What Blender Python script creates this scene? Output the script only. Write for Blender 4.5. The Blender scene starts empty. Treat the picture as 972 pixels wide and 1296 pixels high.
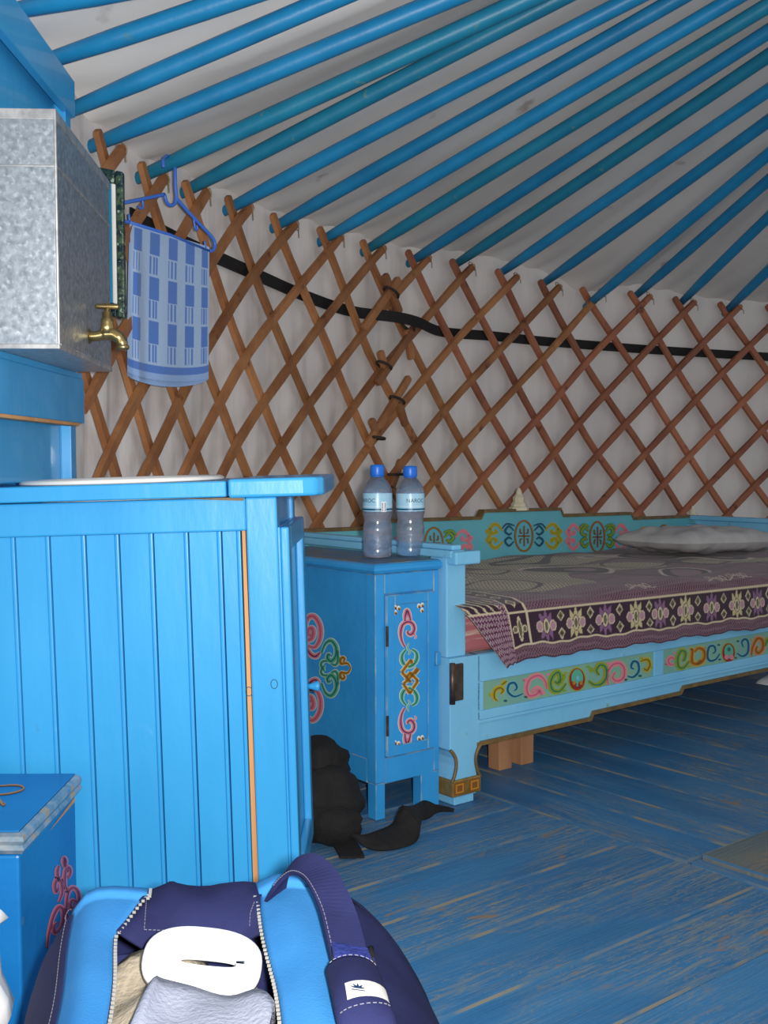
import bpy, bmesh, math, random
import numpy as np
from mathutils import Vector, Matrix
random.seed(7); rng = np.random.default_rng(7)
scene = bpy.context.scene
col = scene.collection

# ------------------------------------------------------------------ camera, world, light, exposure
EYE, FPX, PITCH, ROLL = 0.78, 1400.0, 0.047, 0.004
def cam_rows():
    cp, sp = math.cos(PITCH), math.sin(PITCH)
    fwd = np.array([0, cp, -sp]); dn = np.array([0, -sp, -cp]); rt = np.array([1., 0, 0])
    cr, sr = math.cos(ROLL), math.sin(ROLL)
    return np.array([cr*rt+sr*dn, -sr*rt+cr*dn, fwd])
CM = cam_rows()
cd = bpy.data.cameras.new('camera'); cam = bpy.data.objects.new('camera', cd); col.objects.link(cam)
cd.sensor_fit = 'VERTICAL'; cd.sensor_height = 36.0; cd.lens = FPX/1296*36.0; cd.clip_start = 0.02
rt, dn, fw = CM
cam.matrix_world = Matrix(((rt[0], -dn[0], -fw[0], 0), (rt[1], -dn[1], -fw[1], 0), (rt[2], -dn[2], -fw[2], EYE), (0, 0, 0, 1)))
scene.camera = cam
w = bpy.data.worlds.new('world'); scene.world = w; w.use_nodes = True
bg = w.node_tree.nodes['Background']; bg.inputs[0].default_value = (0.93, 0.96, 1.0, 1); bg.inputs[1].default_value = 0.50   # daylight through the open doorway and crown
fl = bpy.data.lights.new('camera_flash_offscreen', 'AREA'); fl.shape = 'RECTANGLE'; fl.size = 0.035; fl.size_y = 0.05; fl.energy = 43; fl.color = (1.0, 0.975, 0.94)
flo = bpy.data.objects.new('camera_flash_offscreen', fl); col.objects.link(flo)
flo.matrix_world = cam.matrix_world @ Matrix.Translation((0.055, 0.02, 0.0)) @ Matrix.Rotation(math.radians(3), 4, 'Y')
vs = scene.view_settings; vs.view_transform = 'Standard'; vs.look = 'None'; vs.exposure = 0.0; vs.gamma = 1.0; vs.use_curve_mapping = False

# ------------------------------------------------------------------ pixel helpers (a pixel is only a direction)
def ray(x, y): return CM.T @ np.array([(x-486)/FPX, (y-648)/FPX, 1.0])
def at_z(x, y, z):
    d = ray(x, y); t = (z-EYE)/d[2]; return np.array([d[0]*t, d[1]*t, z])
def on_plane(x, y, n, c):
    d = ray(x, y); n = np.asarray(n, float); t = (c-n[2]*EYE)/(d@n); return d*t+np.array([0, 0, EYE])
AL = math.radians(51.5)
DU = np.array([math.sin(AL), math.cos(AL), 0.0]); DV = np.array([-DU[1], DU[0], 0.0])   # bed axes on the floor
def P(u, v, z): return DU*u+DV*v+np.array([0, 0, z])
def on_v(x, y, v): return on_plane(x, y, DV, v)
def on_u(x, y, u): return on_plane(x, y, DU, u)
def on_y(x, y, Y): return on_plane(x, y, (0, 1, 0), Y)

# ------------------------------------------------------------------ mesh helpers
def catmull(pts, n=6, closed=False):
    pts = [np.asarray(p, float) for p in pts]; m = len(pts); out = []
    if m == 2: return [pts[0]*(1-i/n)+pts[1]*(i/n) for i in range(n+1)]
    rngk = range(m) if closed else range(m-1)
    for k in rngk:
        if closed: a, b, c, e = pts[(k-1) % m], pts[k], pts[(k+1) % m], pts[(k+2) % m]
        else: a, b, c, e = pts[max(k-1, 0)], pts[k], pts[k+1], pts[min(k+2, m-1)]
        for i in range(n):
            t = i/n
            out.append(0.5*((2*b)+(c-a)*t+(2*a-5*b+4*c-e)*t*t+(3*b-a-3*c+e)*t**3))
    if not closed: out.append(pts[-1])
    return out

class MB:
    def __init__(s): s.v = []; s.f = []; s.m = []
    def add(s, vs, fs, mi=0):
        o = len(s.v); s.v += [tuple(map(float, p)) for p in vs]
        for f in fs: s.f.append([i+o for i in f]); s.m.append(mi)
        return s
    def hexa(s, p, mi=0):     # 8 corners: bottom 4 ccw, top 4 ccw
        return s.add(p, [(3, 2, 1, 0), (4, 5, 6, 7), (0, 1, 5, 4), (1, 2, 6, 5), (2, 3, 7, 6), (3, 0, 4, 7)], mi)
    def box(s, x0, x1, y0, y1, z0, z1, mi=0, T=None):
        p = [(x0, y0, z0), (x1, y0, z0), (x1, y1, z0), (x0, y1, z0), (x0, y0, z1), (x1, y0, z1), (x1, y1, z1), (x0, y1, z1)]
        if T: p = [T(*q) for q in p]
        return s.hexa(p, mi)
    def prism(s, poly, ext, mi=0, T=None):   # poly: list of (a,b); T(a,b,c) -> point; ext=(c0,c1)
        n = len(poly); vs = [T(a, b, ext[0]) for a, b in poly]+[T(a, b, ext[1]) for a, b in poly]
        fs = [tuple(range(n))[::-1], tuple(range(n, 2*n))]+[(i, (i+1) % n, (i+1) % n+n, i+n) for i in range(n)]
        return s.add(vs, fs, mi)
    def tube(s, path, r, n=10, mi=0, caps=True):
        path = [Vector(p) for p in path]; m = len(path)
        rs = [r]*m if not hasattr(r, '__len__') else r
        t0 = (path[1]-path[0]).normalized(); up = Vector((0, 0, 1)) if abs(t0.z) < .9 else Vector((1, 0, 0))
        a = t0.cross(up).normalized(); vs = []
        for i, p in enumerate(path):
            t = (path[min(i+1, m-1)]-path[max(i-1, 0)]).normalized()
            a = (a-t*a.dot(t)).normalized(); b = t.cross(a)
            for k in range(n):
                g = 2*math.pi*k/n; vs.append(p+(a*math.cos(g)+b*math.sin(g))*rs[i])
        fs = [(i*n+k, i*n+(k+1) % n, (i+1)*n+(k+1) % n, (i+1)*n+k) for i in range(m-1) for k in range(n)]
        if caps: fs += [tuple(range(n))[::-1], tuple(range((m-1)*n, m*n))]
        return s.add(vs, fs, mi)
    def lathe(s, prof, n=24, mi=0, org=(0, 0, 0), T=None):
        vs = []
        for r, z in prof:
            for k in range(n):
                g = 2*math.pi*k/n; q = (org[0]+r*math.cos(g), org[1]+r*math.sin(g), org[2]+z); vs.append(T(*q) if T else q)
        m = len(prof); fs = [(i*n+k, i*n+(k+1) % n, (i+1)*n+(k+1) % n, (i+1)*n+k) for i in range(m-1) for k in range(n)]
        if prof[0][0] > 1e-6: fs.append(tuple(range(n))[::-1])
        if prof[-1][0] > 1e-6: fs.append(tuple(range((m-1)*n, m*n)))
        return s.add(vs, fs, mi)
    def strip(s, path, width, thick, nrm, mi=0):   # flat band along path; width vector per point
        path = [np.asarray(p, float) for p in path]; m = len(path); vs = []
        for i, p in enumerate(path):
            wv = np.asarray(width[i] if isinstance(width, list) else width, float); nv = np.asarray(nrm[i] if isinstance(nrm, list) else nrm, float)*thick/2
            vs += [p-wv/2-nv, p+wv/2-nv, p+wv/2+nv, p-wv/2+nv]
        fs = [(i*4+k, i*4+(k+1) % 4, i*4+4+(k+1) % 4, i*4+4+k) for i in range(m-1) for k in range(4)]
        fs += [(3, 2, 1, 0), tuple(range((m-1)*4, m*4))]
        return s.add(vs, fs, mi)
    def grid(s, pts, mi=0, flip=False):     # pts[i][j]
        n, m = len(pts), len(pts[0]); vs = [q for r in pts for q in r]
        fs = [(i*m+j, i*m+j+1, (i+1)*m+j+1, (i+1)*m+j) for i in range(n-1) for j in range(m-1)]
        if flip: fs = [f[::-1] for f in fs]
        return s.add(vs, fs, mi)
    def build(s, name, mats, parent=None, bevel=0, seg=2, smooth=False, solid=0, sub=0, bmat=-1):
        off = parent_loc(parent)
        me = bpy.data.meshes.new(name)
        me.from_pydata([(a-off[0], b-off[1], c-off[2]) for a, b, c in s.v], [], s.f)
        mats = mats if isinstance(mats, (list, tuple)) else [mats]
        for mt in mats: me.materials.append(mt)
        me.polygons.foreach_set('material_index', s.m)
        bm = bmesh.new(); bm.from_mesh(me); bmesh.ops.remove_doubles(bm, verts=bm.verts, dist=1e-6) if bevel else None
        bmesh.ops.recalc_face_normals(bm, faces=bm.faces)
        if bevel:
            es = [e for e in bm.edges if len(e.link_faces) == 2 and e.calc_face_angle(0) > math.radians(28)]
            bmesh.ops.bevel(bm, geom=es, offset=bevel, segments=seg, affect='EDGES', profile=.5, clamp_overlap=True, material=bmat)
        bm.to_mesh(me); bm.free()
        if smooth: me.polygons.foreach_set('use_smooth', [True]*len(me.polygons))
        o = bpy.data.objects.new(name, me); col.objects.link(o)
        if parent: o.parent = parent
        if solid:
            md = o.modifiers.new('solid', 'SOLIDIFY'); md.thickness = solid; md.offset = 0
        if sub:
            md = o.modifiers.new('sub', 'SUBSURF'); md.levels = sub; md.render_levels = sub
        return o
def parent_loc(p):
    v = Vector((0, 0, 0))
    while p: v += p.location; p = p.parent
    return v
def tag(o, label=None, cat=None, group=None, kind=None):
    if label: o['label'] = label
    if cat: o['category'] = cat
    if group: o['group'] = group
    if kind: o['kind'] = kind
    return o
def thing(name, loc, label, cat, group=None, kind=None):
    o = bpy.data.objects.new(name, None); o.empty_display_size = .05; col.objects.link(o); o.location = Vector([float(c) for c in loc])
    return tag(o, label, cat, group, kind)

# ------------------------------------------------------------------ materials
def srgb(r, g, b): return tuple(((c/255)/12.92 if c/255 <= .04045 else ((c/255+.055)/1.055)**2.4) for c in (r, g, b))+(1.0,)
MATS = {}
def mat(name, c1, c2=None, scale=8.0, detail=4.0, lo=.35, hi=.65, rough=.5, metal=0.0, bump=0.0, bscale=None, stretch=(1, 1, 1), c3=None, wlo=.62, whi=.68, wscale=12.0, wstretch=(1, 1, 1),
        spec=.5, coat=0.0, coatr=.03, transmission=0.0, ior=1.45, alpha=1.0, rand=0.0, sheen=0.0, rough2=None):
    """colour noise c1..c2, optional worn patches c3 with their own shape, fine relief"""
    if name in MATS: return MATS[name]
    m = bpy.data.materials.new(name); m.use_nodes = True; nt = m.node_tree; N = nt.nodes; L = nt.links
    b = N['Principled BSDF']; b.inputs['Roughness'].default_value = rough; b.inputs['Metallic'].default_value = metal
    b.inputs['Specular IOR Level'].default_value = spec; b.inputs['Coat Weight'].default_value = coat; b.inputs['Coat Roughness'].default_value = coatr; b.inputs['IOR'].default_value = ior
    b.inputs['Transmission Weight'].default_value = transmission; b.inputs['Alpha'].default_value = alpha; b.inputs['Sheen Weight'].default_value = sheen
    geo = N.new('ShaderNodeNewGeometry')
    def noise(sc, st, det):
        mp = N.new('ShaderNodeMapping'); mp.inputs['Scale'].default_value = st; L.new(geo.outputs['Position'], mp.inputs['Vector'])
        nz = N.new('ShaderNodeTexNoise'); nz.inputs['Scale'].default_value = sc; nz.inputs['Detail'].default_value = det; L.new(mp.outputs[0], nz.inputs['Vector']); return nz
    if c2 is None: c2 = c1
    nz = noise(scale, stretch, detail)
    rp = N.new('ShaderNodeValToRGB'); rp.color_ramp.elements[0].position = lo; rp.color_ramp.elements[1].position = hi
    rp.color_ramp.elements[0].color = c1; rp.color_ramp.elements[1].color = c2
    L.new(nz.outputs['Fac'], rp.inputs['Fac']); out = rp.outputs['Color']
    if rand:
        oi = N.new('ShaderNodeObjectInfo'); hs = N.new('ShaderNodeHueSaturation'); mr = N.new('ShaderNodeMapRange')
        mr.inputs['To Min'].default_value = 1-rand; mr.inputs['To Max'].default_value = 1+rand
        L.new(oi.outputs['Random'], mr.inputs['Value']); L.new(mr.outputs[0], hs.inputs['Value']); L.new(out, hs.inputs['Color']); out = hs.outputs['Color']
    if c3 is not None:
        wz = noise(wscale, wstretch, 6.0); wr = N.new('ShaderNodeMapRange'); wr.inputs['From Min'].default_value = wlo; wr.inputs['From Max'].default_value = whi; wr.clamp = True
        L.new(wz.outputs['Fac'], wr.inputs['Value'])
        mx = N.new('ShaderNodeMix'); mx.data_type = 'RGBA'; L.new(wr.outputs[0], mx.inputs['Factor']); L.new(out, mx.inputs['A']); mx.inputs['B'].default_value = c3; out = mx.outputs['Result']
        if rough2 is not None:
            m2 = N.new('ShaderNodeMapRange'); m2.inputs['To Min'].default_value = rough; m2.inputs['To Max'].default_value = rough2; L.new(wr.outputs[0], m2.inputs['Value']); L.new(m2.outputs[0], b.inputs['Roughness'])
    L.new(out, b.inputs['Base Color'])
    if bump:
        bz = noise(bscale or scale*3, stretch, 5.0); bp = N.new('ShaderNodeBump'); bp.inputs['Strength'].default_value = bump; bp.inputs['Distance'].default_value = .01
        L.new(bz.outputs['Fac'], bp.inputs['Height']); L.new(bp.outputs[0], b.inputs['Normal'])
    MATS[name] = m; return m
def attr_mat(name, rough=.9, bump=.3, bscale=400, sheen=.2):
    m = bpy.data.materials.new(name); m.use_nodes = True; nt = m.node_tree; N = nt.nodes; L = nt.links; b = N['Principled BSDF']; b.inputs['Roughness'].default_value = rough; b.inputs['Sheen Weight'].default_value = sheen
    b.inputs['Specular IOR Level'].default_value = .2
    a = N.new('ShaderNodeAttribute'); a.attribute_name = 'weave'; L.new(a.outputs['Color'], b.inputs['Base Color'])
    geo = N.new('ShaderNodeNewGeometry'); nz = N.new('ShaderNodeTexNoise'); nz.inputs['Scale'].default_value = bscale; L.new(geo.outputs['Position'], nz.inputs['Vector'])
    bp = N.new('ShaderNodeBump'); bp.inputs['Strength'].default_value = bump; bp.inputs['Distance'].default_value = .003; L.new(nz.outputs['Fac'], bp.inputs['Height']); L.new(bp.outputs[0], b.inputs['Normal'])
    return m
S = srgb
M_WASH = mat('washstand paint', S(50, 152, 210), S(62, 164, 222), scale=5, stretch=(1, 1, .3), rough=.36, bump=.12, bscale=30, c3=S(90, 120, 120), wlo=.73, whi=.78, wscale=16, coat=.25)
M_RAW = mat('raw pine', S(214, 160, 108), S(192, 136, 86), scale=20, stretch=(1, 1, .1), rough=.75, bump=.1)
M_CAB = mat('bedside cabinet paint', S(46, 142, 206), S(54, 154, 218), scale=6, rough=.36, bump=.12, bscale=40, c3=S(80, 120, 130), wlo=.7, whi=.76, wscale=14)
M_CABTOP = mat('worn cabinet top', S(92, 110, 118), S(40, 110, 160), scale=14, rough=.45, bump=.15, c3=S(120, 116, 106), wlo=.5, whi=.62, wscale=18)
M_BED = mat('light blue bed paint', S(112, 182, 220), S(124, 190, 224), scale=5, rough=.42, bump=.12, bscale=40, c3=S(120, 150, 140), wlo=.68, whi=.76, wscale=20)
M_BEDPANEL = mat('green panel ground', S(124, 168, 140), S(110, 160, 150), scale=8, rough=.45)
M_TEAL = mat('turquoise back board', S(100, 180, 192), S(92, 170, 186), scale=6, rough=.45, bump=.08)
M_EDGE = mat('brown gilt edging', S(92, 74, 44), S(120, 96, 52), scale=30, rough=.45)
M_GILT = mat('gold band paint', S(150, 122, 66), S(120, 94, 46), scale=40, rough=.35, metal=.3)
M_IRON = mat('dark iron', S(72, 62, 58), S(96, 82, 72), scale=40, rough=.45, metal=.6)
M_POLE = mat('blue pole paint', S(26, 130, 182), S(34, 142, 196), scale=10, rough=.42, bump=.15, bscale=30, rand=.12, c3=S(60, 130, 160), wlo=.7, whi=.76, wscale=25)
M_POLET = mat('teal pole paint', S(26, 122, 156), S(34, 134, 168), scale=10, rough=.42, bump=.15, bscale=30, rand=.08, c3=S(90, 140, 140), wlo=.68, whi=.74, wscale=30)
M_SLAT = mat('lattice wood', S(172, 118, 74), S(138, 88, 54), scale=9, stretch=(1, 1, .6), rough=.6, bump=.25, bscale=60, rand=.22, c3=S(84, 46, 28), wlo=.64, whi=.74, wscale=14)
M_SLATR = mat('reddish lattice wood', S(170, 106, 76), S(136, 80, 58), scale=9, stretch=(1, 1, .6), rough=.6, bump=.25, bscale=60, rand=.2, c3=S(84, 46, 34), wlo=.64, whi=.74, wscale=14)
M_FELT = mat('white wall cloth', S(226, 221, 218), S(212, 207, 205), scale=3, rough=.95, bump=.5, bscale=7, spec=.1, c3=S(170, 150, 132), wlo=.72, whi=.82, wscale=3.2, stretch=(2, 2, .6))
M_ROOF = mat('white roof cloth', S(228, 223, 218), S(216, 211, 207), scale=2.5, rough=.95, bump=.25, bscale=6, spec=.1, c3=S(150, 128, 108), wlo=.66, whi=.76, wscale=4.5)
M_BLACK = mat('black webbing', S(20, 19, 20), S(26, 25, 26), scale=60, rough=.75, bump=.2, bscale=300)
M_BLACKBAG = mat('black bag cloth', S(11, 10, 11), S(19, 17, 18), scale=20, rough=.85, bump=.4, bscale=60)
M_PLANK = mat('worn blue floor paint', S(24, 94, 148), S(34, 110, 166), scale=3.0, rough=.5, bump=.25, bscale=40, rand=.10, c3=S(116, 112, 96), wlo=.54, whi=.68, wscale=7, rough2=.8)
M_WORN = mat('worn board edge', S(112, 110, 100), S(52, 96, 130), scale=9, lo=.40, hi=.56, rough=.8)
M_CABW = mat('worn cabinet edge', S(60, 130, 180), S(140, 160, 160), scale=25, lo=.45, hi=.7, rough=.6)
M_GAP = mat('floor underlay', S(60, 60, 52), S(80, 76, 62), scale=20, rough=.9)
M_TANK = mat('galvanised steel', S(136, 146, 156), S(182, 192, 202), scale=90, lo=.3, hi=.7, rough=.42, metal=.80, bump=.05, bscale=50, c3=S(206, 214, 222), wlo=.52, whi=.74, wscale=130)
M_SOLDER = mat('solder seam', S(205, 205, 205), S(170, 172, 174), scale=60, rough=.4, metal=.7)
M_BRASS = mat('brass', S(188, 164, 112), S(164, 140, 90), scale=30, rough=.3, metal=.95)
M_ENAMEL = mat('white enamel', S(232, 230, 226), S(222, 220, 216), scale=10, rough=.25, c3=S(90, 70, 60), wlo=.74, whi=.76, wscale=24)
M_HANG = mat('blue plastic', S(64, 112, 208), S(70, 120, 214), scale=10, rough=.35)
M_CAP = mat('blue bottle cap', S(30, 104, 204), S(36, 112, 214), scale=10, rough=.35)
M_PET = mat('clear bottle plastic', S(214, 226, 250), None, rough=.06, transmission=.91, ior=1.30, bump=.8, bscale=60, scale=20, coat=1.0, coatr=.17)
M_WATER = mat('bottled water', S(206, 224, 250), None, rough=.02, transmission=1.0, ior=1.33)
M_LABEL = mat('pale blue bottle label', S(150, 200, 224), S(176, 214, 232), scale=4, rough=.3)
M_LABELB = mat('dark teal label band', S(10, 78, 112), None, rough=.35)
M_INK = mat('label ink', S(24, 48, 84), None, rough=.5)
M_WHITE = mat('white plastic', S(240, 240, 242), None, rough=.35)
M_NAVY = mat('navy bag canvas', S(32, 35, 72), S(40, 44, 86), scale=14, rough=.85, bump=.12, bscale=400, spec=.2)
M_SKY = mat('light blue bag canvas', S(54, 124, 186), S(62, 134, 196), scale=10, rough=.85, bump=.12, bscale=400, spec=.08)
M_WEB = mat('navy webbing', S(28, 38, 104), S(40, 52, 124), scale=120, rough=.65, bump=.4, bscale=300)
M_STITCH = mat('pale stitching', S(128, 126, 138), None, rough=.9)
M_ZIP = mat('zip teeth', S(214, 210, 200), None, rough=.3, metal=.6)
M_GREY = mat('grey cloth', S(152, 158, 176), S(136, 142, 162), scale=14, rough=.9, bump=.3, bscale=200)
M_BEIGE = mat('beige cloth', S(176, 164, 144), S(160, 148, 128), scale=10, rough=.9, bump=.3, bscale=150)
M_PILLOW = mat('grey white pillow cloth', S(190, 188, 186), S(172, 170, 170), scale=8, rough=.85, bump=.35, bscale=26)
M_CREAM = mat('cream paint', S(216, 210, 184), S(204, 196, 168), scale=20, rough=.5)
M_ROPE = mat('dark cord', S(44, 40, 36), S(60, 52, 44), scale=60, rough=.9)
M_TWINE = mat('pale twine', S(176, 158, 130), S(150, 132, 108), scale=60, rough=.9)
M_CHEST = mat('chest paint', S(18, 108, 176), S(24, 118, 186), scale=6, rough=.38, bump=.1, bscale=40, c3=S(110, 130, 130), wlo=.68, whi=.74, wscale=13)
M_CHESTW = mat('worn chest edge', S(158, 166, 172), S(86, 128, 154), scale=40, rough=.3, metal=.3, c3=S(176, 150, 116), wlo=.58, whi=.64, wscale=30)
PAINT = {k: mat('ornament '+k, S(*c), None, rough=.45) for k, c in dict(pink=(206, 122, 140), rose=(176, 84, 104), green=(84, 166, 138), dgreen=(22, 104, 92), gold=(176, 128, 34), brown=(118, 76, 28), light=(196, 206, 196),
         navy=(22, 40, 92), lime=(120, 150, 44), olive=(150, 150, 40), yellow=(196, 160, 44), red=(136, 44, 34), dteal=(16, 84, 106), white=(226, 226, 220), purple=(92, 44, 84), ochre=(176, 118, 36), paleblue=(110, 176, 196), salmon=(206, 138, 128), black=(30, 26, 26)).items()}
PK = list(PAINT.keys()); PL = [PAINT[k] for k in PK]; PI = {k: i for i, k in enumerate(PK)}

# painted ornaments: strokes traced in a plane
def stroke(mb, pts, width, mapf, lift, ck, n=5, closed=False, taper=None):
    c = catmull(pts, n, closed)
    if closed: c = c+[c[0]]
    m = len(c); vs = []
    for i, p in enumerate(c):
        if closed: t = c[(i+1) % (m-1)]-c[(i-1) % (m-1)]
        else: t = c[min(i+1, m-1)]-c[max(i-1, 0)]
        l = math.hypot(*t) or 1; nx, ny = -t[1]/l, t[0]/l
        k = i/(m-1); wd = width
        if taper: wd = width*(taper[0]+(1-taper[0])*min(1, k/.25))*(taper[1]+(1-taper[1])*min(1, (1-k)/.25))
        vs.append(mapf(p[0]+nx*wd/2, p[1]+ny*wd/2, lift)); vs.append(mapf(p[0]-nx*wd/2, p[1]-ny*wd/2, lift))
    mb.add(vs, [(2*i, 2*i+1, 2*i+3, 2*i+2) for i in range(m-1)], PI[ck])
def blob(mb, poly, mapf, lift, ck):
    mb.add([mapf(x, y, lift) for x, y in poly], [tuple(range(len(poly)))], PI[ck])
def disc(mb, x, y, rx, ry, mapf, lift, ck, n=14): blob(mb, [(x+rx*math.cos(2*math.pi*k/n), y+ry*math.sin(2*math.pi*k/n)) for k in range(n)], mapf, lift, ck)
LF = .0006
def scroll(mb, pts, w, c, mapf, out='light', inn=None, lv=1, ow=None, n=5, closed=False, taper=(.5, .5)):
    if out: stroke(mb, pts, w+(ow if ow is not None else w*.45), mapf, LF*lv, out, n, closed, taper)
    stroke(mb, pts, w, mapf, LF*(lv+1), c, n, closed, taper)
    if inn: stroke(mb, pts, w*.3, mapf, LF*(lv+2), inn, n, closed, taper)
def plane_map(kind, c, ox, oy, sc, sgn):      # crop pixel -> point on the furniture face, lifted off the paint
    def f(x, y, lift):
        px, py = ox+x/sc, oy+y/sc
        if kind == 'v': return on_v(px, py, c)-DV*lift*sgn
        if kind == 'u': return on_u(px, py, c)-DU*lift*sgn
        if kind == 'x': return on_plane(px, py, (1, 0, 0), c)+np.array([lift*sgn, 0, 0])
        if kind == 'z': q = at_z(px, py, c); q[2] += lift; return q
    return f
# ================================================================== STRUCTURE
# ---- floor of painted planks: two fields laid at right angles, and a worn raised board
fb = MB(); fb.box(-2.6, 4.6, -.9, 6.2, -.07, -.032)
floor = tag(fb.build('floor', M_GAP), 'plank floor of the yurt in worn blue paint', None, None, 'structure')
def plank(u0, u1, v0, v1, z=0.0, m=M_PLANK, name='plank'):
    g = .0022; j = random.uniform(-.0012, .0012); mb = MB()
    mb.hexa([P(u0+g, v0+g, -.032), P(u1-g, v0+g, -.032), P(u1-g, v1-g, -.032), P(u0+g, v1-g, -.032), P(u0+g, v0+g, z+j), P(u1-g, v0+g, z+j), P(u1-g, v1-g, z+j), P(u0+g, v1-g, z+j)])
    return mb.build(name, [m, M_WORN], floor, bevel=.0034, seg=1, bmat=1)
def board_mat(name, along, base):     # grain and wear run along the board
    a, b = (DU, DV) if along == 'u' else (DV, DU)
    m = bpy.data.materials.new(name); m.use_nodes = True; nt = m.node_tree; N = nt.nodes; L = nt.links; bs = N['Principled BSDF']
    geo = N.new('ShaderNodeNewGeometry')
    def dot(v):
        q = N.new('ShaderNodeVectorMath'); q.operation = 'DOT_PRODUCT'; L.new(geo.outputs['Position'], q.inputs[0]); q.inputs[1].default_value = tuple(v); return q.outputs['Value']
    cx_ = N.new('ShaderNodeCombineXYZ'); L.new(dot(a), cx_.inputs[0]); L.new(dot(b), cx_.inputs[1])
    oi = N.new('ShaderNodeObjectInfo'); L.new(oi.outputs['Random'], cx_.inputs[2])
    def nz(sx, sy, sc, det=6, dist=0):
        mp = N.new('ShaderNodeMapping'); mp.inputs['Scale'].default_value = (sx, sy, 7); L.new(cx_.outputs[0], mp.inputs['Vector'])
        q = N.new('ShaderNodeTexNoise'); q.inputs['Scale'].default_value = sc; q.inputs['Detail'].default_value = det; q.inputs['Distortion'].default_value = dist; L.new(mp.outputs[0], q.inputs['Vector']); return q.outputs['Fac']
    def ramp(f, p0, c0, p1, c1):
        r = N.new('ShaderNodeValToRGB'); e = r.color_ramp.elements; e[0].position = p0; e[0].color = c0; e[1].position = p1; e[1].color = c1; L.new(f, r.inputs['Fac']); return r.outputs['Color']
    def mr(f, a0, a1, b0=0., b1=1.):
        q = N.new('ShaderNodeMapRange'); q.clamp = True
        for k, v in zip(('From Min', 'From Max', 'To Min', 'To Max'), (a0, a1, b0, b1)): q.inputs[k].default_value = v
        L.new(f, q.inputs['Value']); return q.outputs[0]
    def mul(x, y):
        q = N.new('ShaderNodeMath'); q.operation = 'MULTIPLY'; L.new(x, q.inputs[0]); L.new(y, q.inputs[1]); return q.outputs[0]
    def mixc(f, A, B):
        q = N.new('ShaderNodeMix'); q.data_type = 'RGBA'; L.new(f, q.inputs['Factor']); L.new(A, q.inputs['A'])
        if isinstance(B, tuple): q.inputs['B'].default_value = B
        else: L.new(B, q.inputs['B'])
        return q.outputs['Result']
    c = ramp(nz(1, 5, 2.2), .3, base[0], .7, base[1])
    grain = mr(nz(1.3, 15, 8, 10, 1.2), .44, .66)                 # fine worn streaks
    patch = mr(nz(1, 2.2, 2.6, 5), .36, .66)
    c = mixc(mul(grain, patch), c, base[2])
    fleck = mr(nz(9, 26, 9, 6, .4), .56, .66); c = mixc(mul(fleck, patch), c, base[2])
    knot = mr(nz(2, 5, 3.0, 3, 2.5), .63, .70); c = mixc(mul(knot, patch), c, base[3])
    L.new(c, bs.inputs['Base Color']); bs.inputs['Specular IOR Level'].default_value = .4
    L.new(mr(mul(grain, patch), 0, 1, .45, .8), bs.inputs['Roughness'])
    bp = N.new('ShaderNodeBump'); bp.inputs['Strength'].default_value = .35; bp.inputs['Distance'].default_value = .004; L.new(nz(1.2, 22, 7, 6, .5), bp.inputs['Height']); L.new(bp.outputs[0], bs.inputs['Normal'])
    return m
BL = (S(44, 100, 146), S(60, 120, 166), S(124, 130, 126), S(136, 116, 94))
M_PU = board_mat('floor board paint along', 'u', BL); M_PV = board_mat('floor board paint across', 'v', BL)
M_HE = board_mat('worn hearth board', 'u', (S(84, 104, 114), S(110, 114, 108), S(150, 126, 100), S(140, 110, 80)))
vs_near = [-.3, .02, .2, .36, .52, .67, .82, .97, 1.13, 1.297, 1.431, 1.585, 1.74, 1.9, 2.06, 2.22, 2.38, 2.56, 2.74, 2.92]
for k in range(len(vs_near)-1): plank(-.75, 1.765+random.uniform(-.004, .004), vs_near[k], vs_near[k+1], m=M_PU)
us_far = [1.77, 1.906, 2.0, 2.14, 2.27, 2.42, 2.56, 2.71, 2.86, 3.0, 3.15, 3.3, 3.46, 3.62, 3.78, 3.95, 4.12, 4.3]
for k in range(len(us_far)-1): plank(us_far[k], us_far[k+1], 1.288, 3.5, m=M_PV)
for a, b in ((.2, .62), (.62, .95), (.95, 1.284)): plank(1.806, 3.3, a, b, z=.007, m=M_HE, name='raised_board')
plank(1.77, 1.804, .2, 1.284, m=M_PV)

# ---- yurt circle: lattice wall heads measured on one circle
CX, CY, RW = 2.4296, 1.879, 3.0663
HP = [(138.6, 204.8), (194, 242), (248, 260), (300.7, 277), (359, 298), (418, 312.5), (470.4, 328), (529, 339), (584.6, 349.6), (642, 361.7), (695.7, 375), (749, 382.7), (810.5, 386.5), (866, 394), (923.4, 400)]
def on_cyl(x, y, R=RW):
    d = ray(x, y); a = d[0]**2+d[1]**2; b = -2*(d[0]*CX+d[1]*CY); c = CX*CX+CY*CY-R*R
    t = (-b+math.sqrt(b*b-4*a*c))/(2*a); return d*t+np.array([0, 0, EYE])
_h = [on_cyl(*p) for p in HP]
_th = [math.atan2(p[1]-CY, p[0]-CX) for p in _h]; _zt = [p[2] for p in _h]
DT = -0.0779
IDX = np.arange(-6, 26)
TH = np.array([_th[0]+DT*i if i < 0 else (_th[14]+DT*(i-14) if i > 14 else _th[i]) for i in IDX])
ZT = np.array([_zt[0] if i < 0 else (_zt[14] if i > 14 else _zt[i]) for i in IDX])
def th_of(i): return float(np.interp(i, IDX, TH))
def zt_of(i): return float(np.interp(i, IDX, ZT))
def cyl(i, z, R=RW):
    t = th_of(i); return np.array([CX+R*math.cos(t), CY+R*math.sin(t), z])

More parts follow.
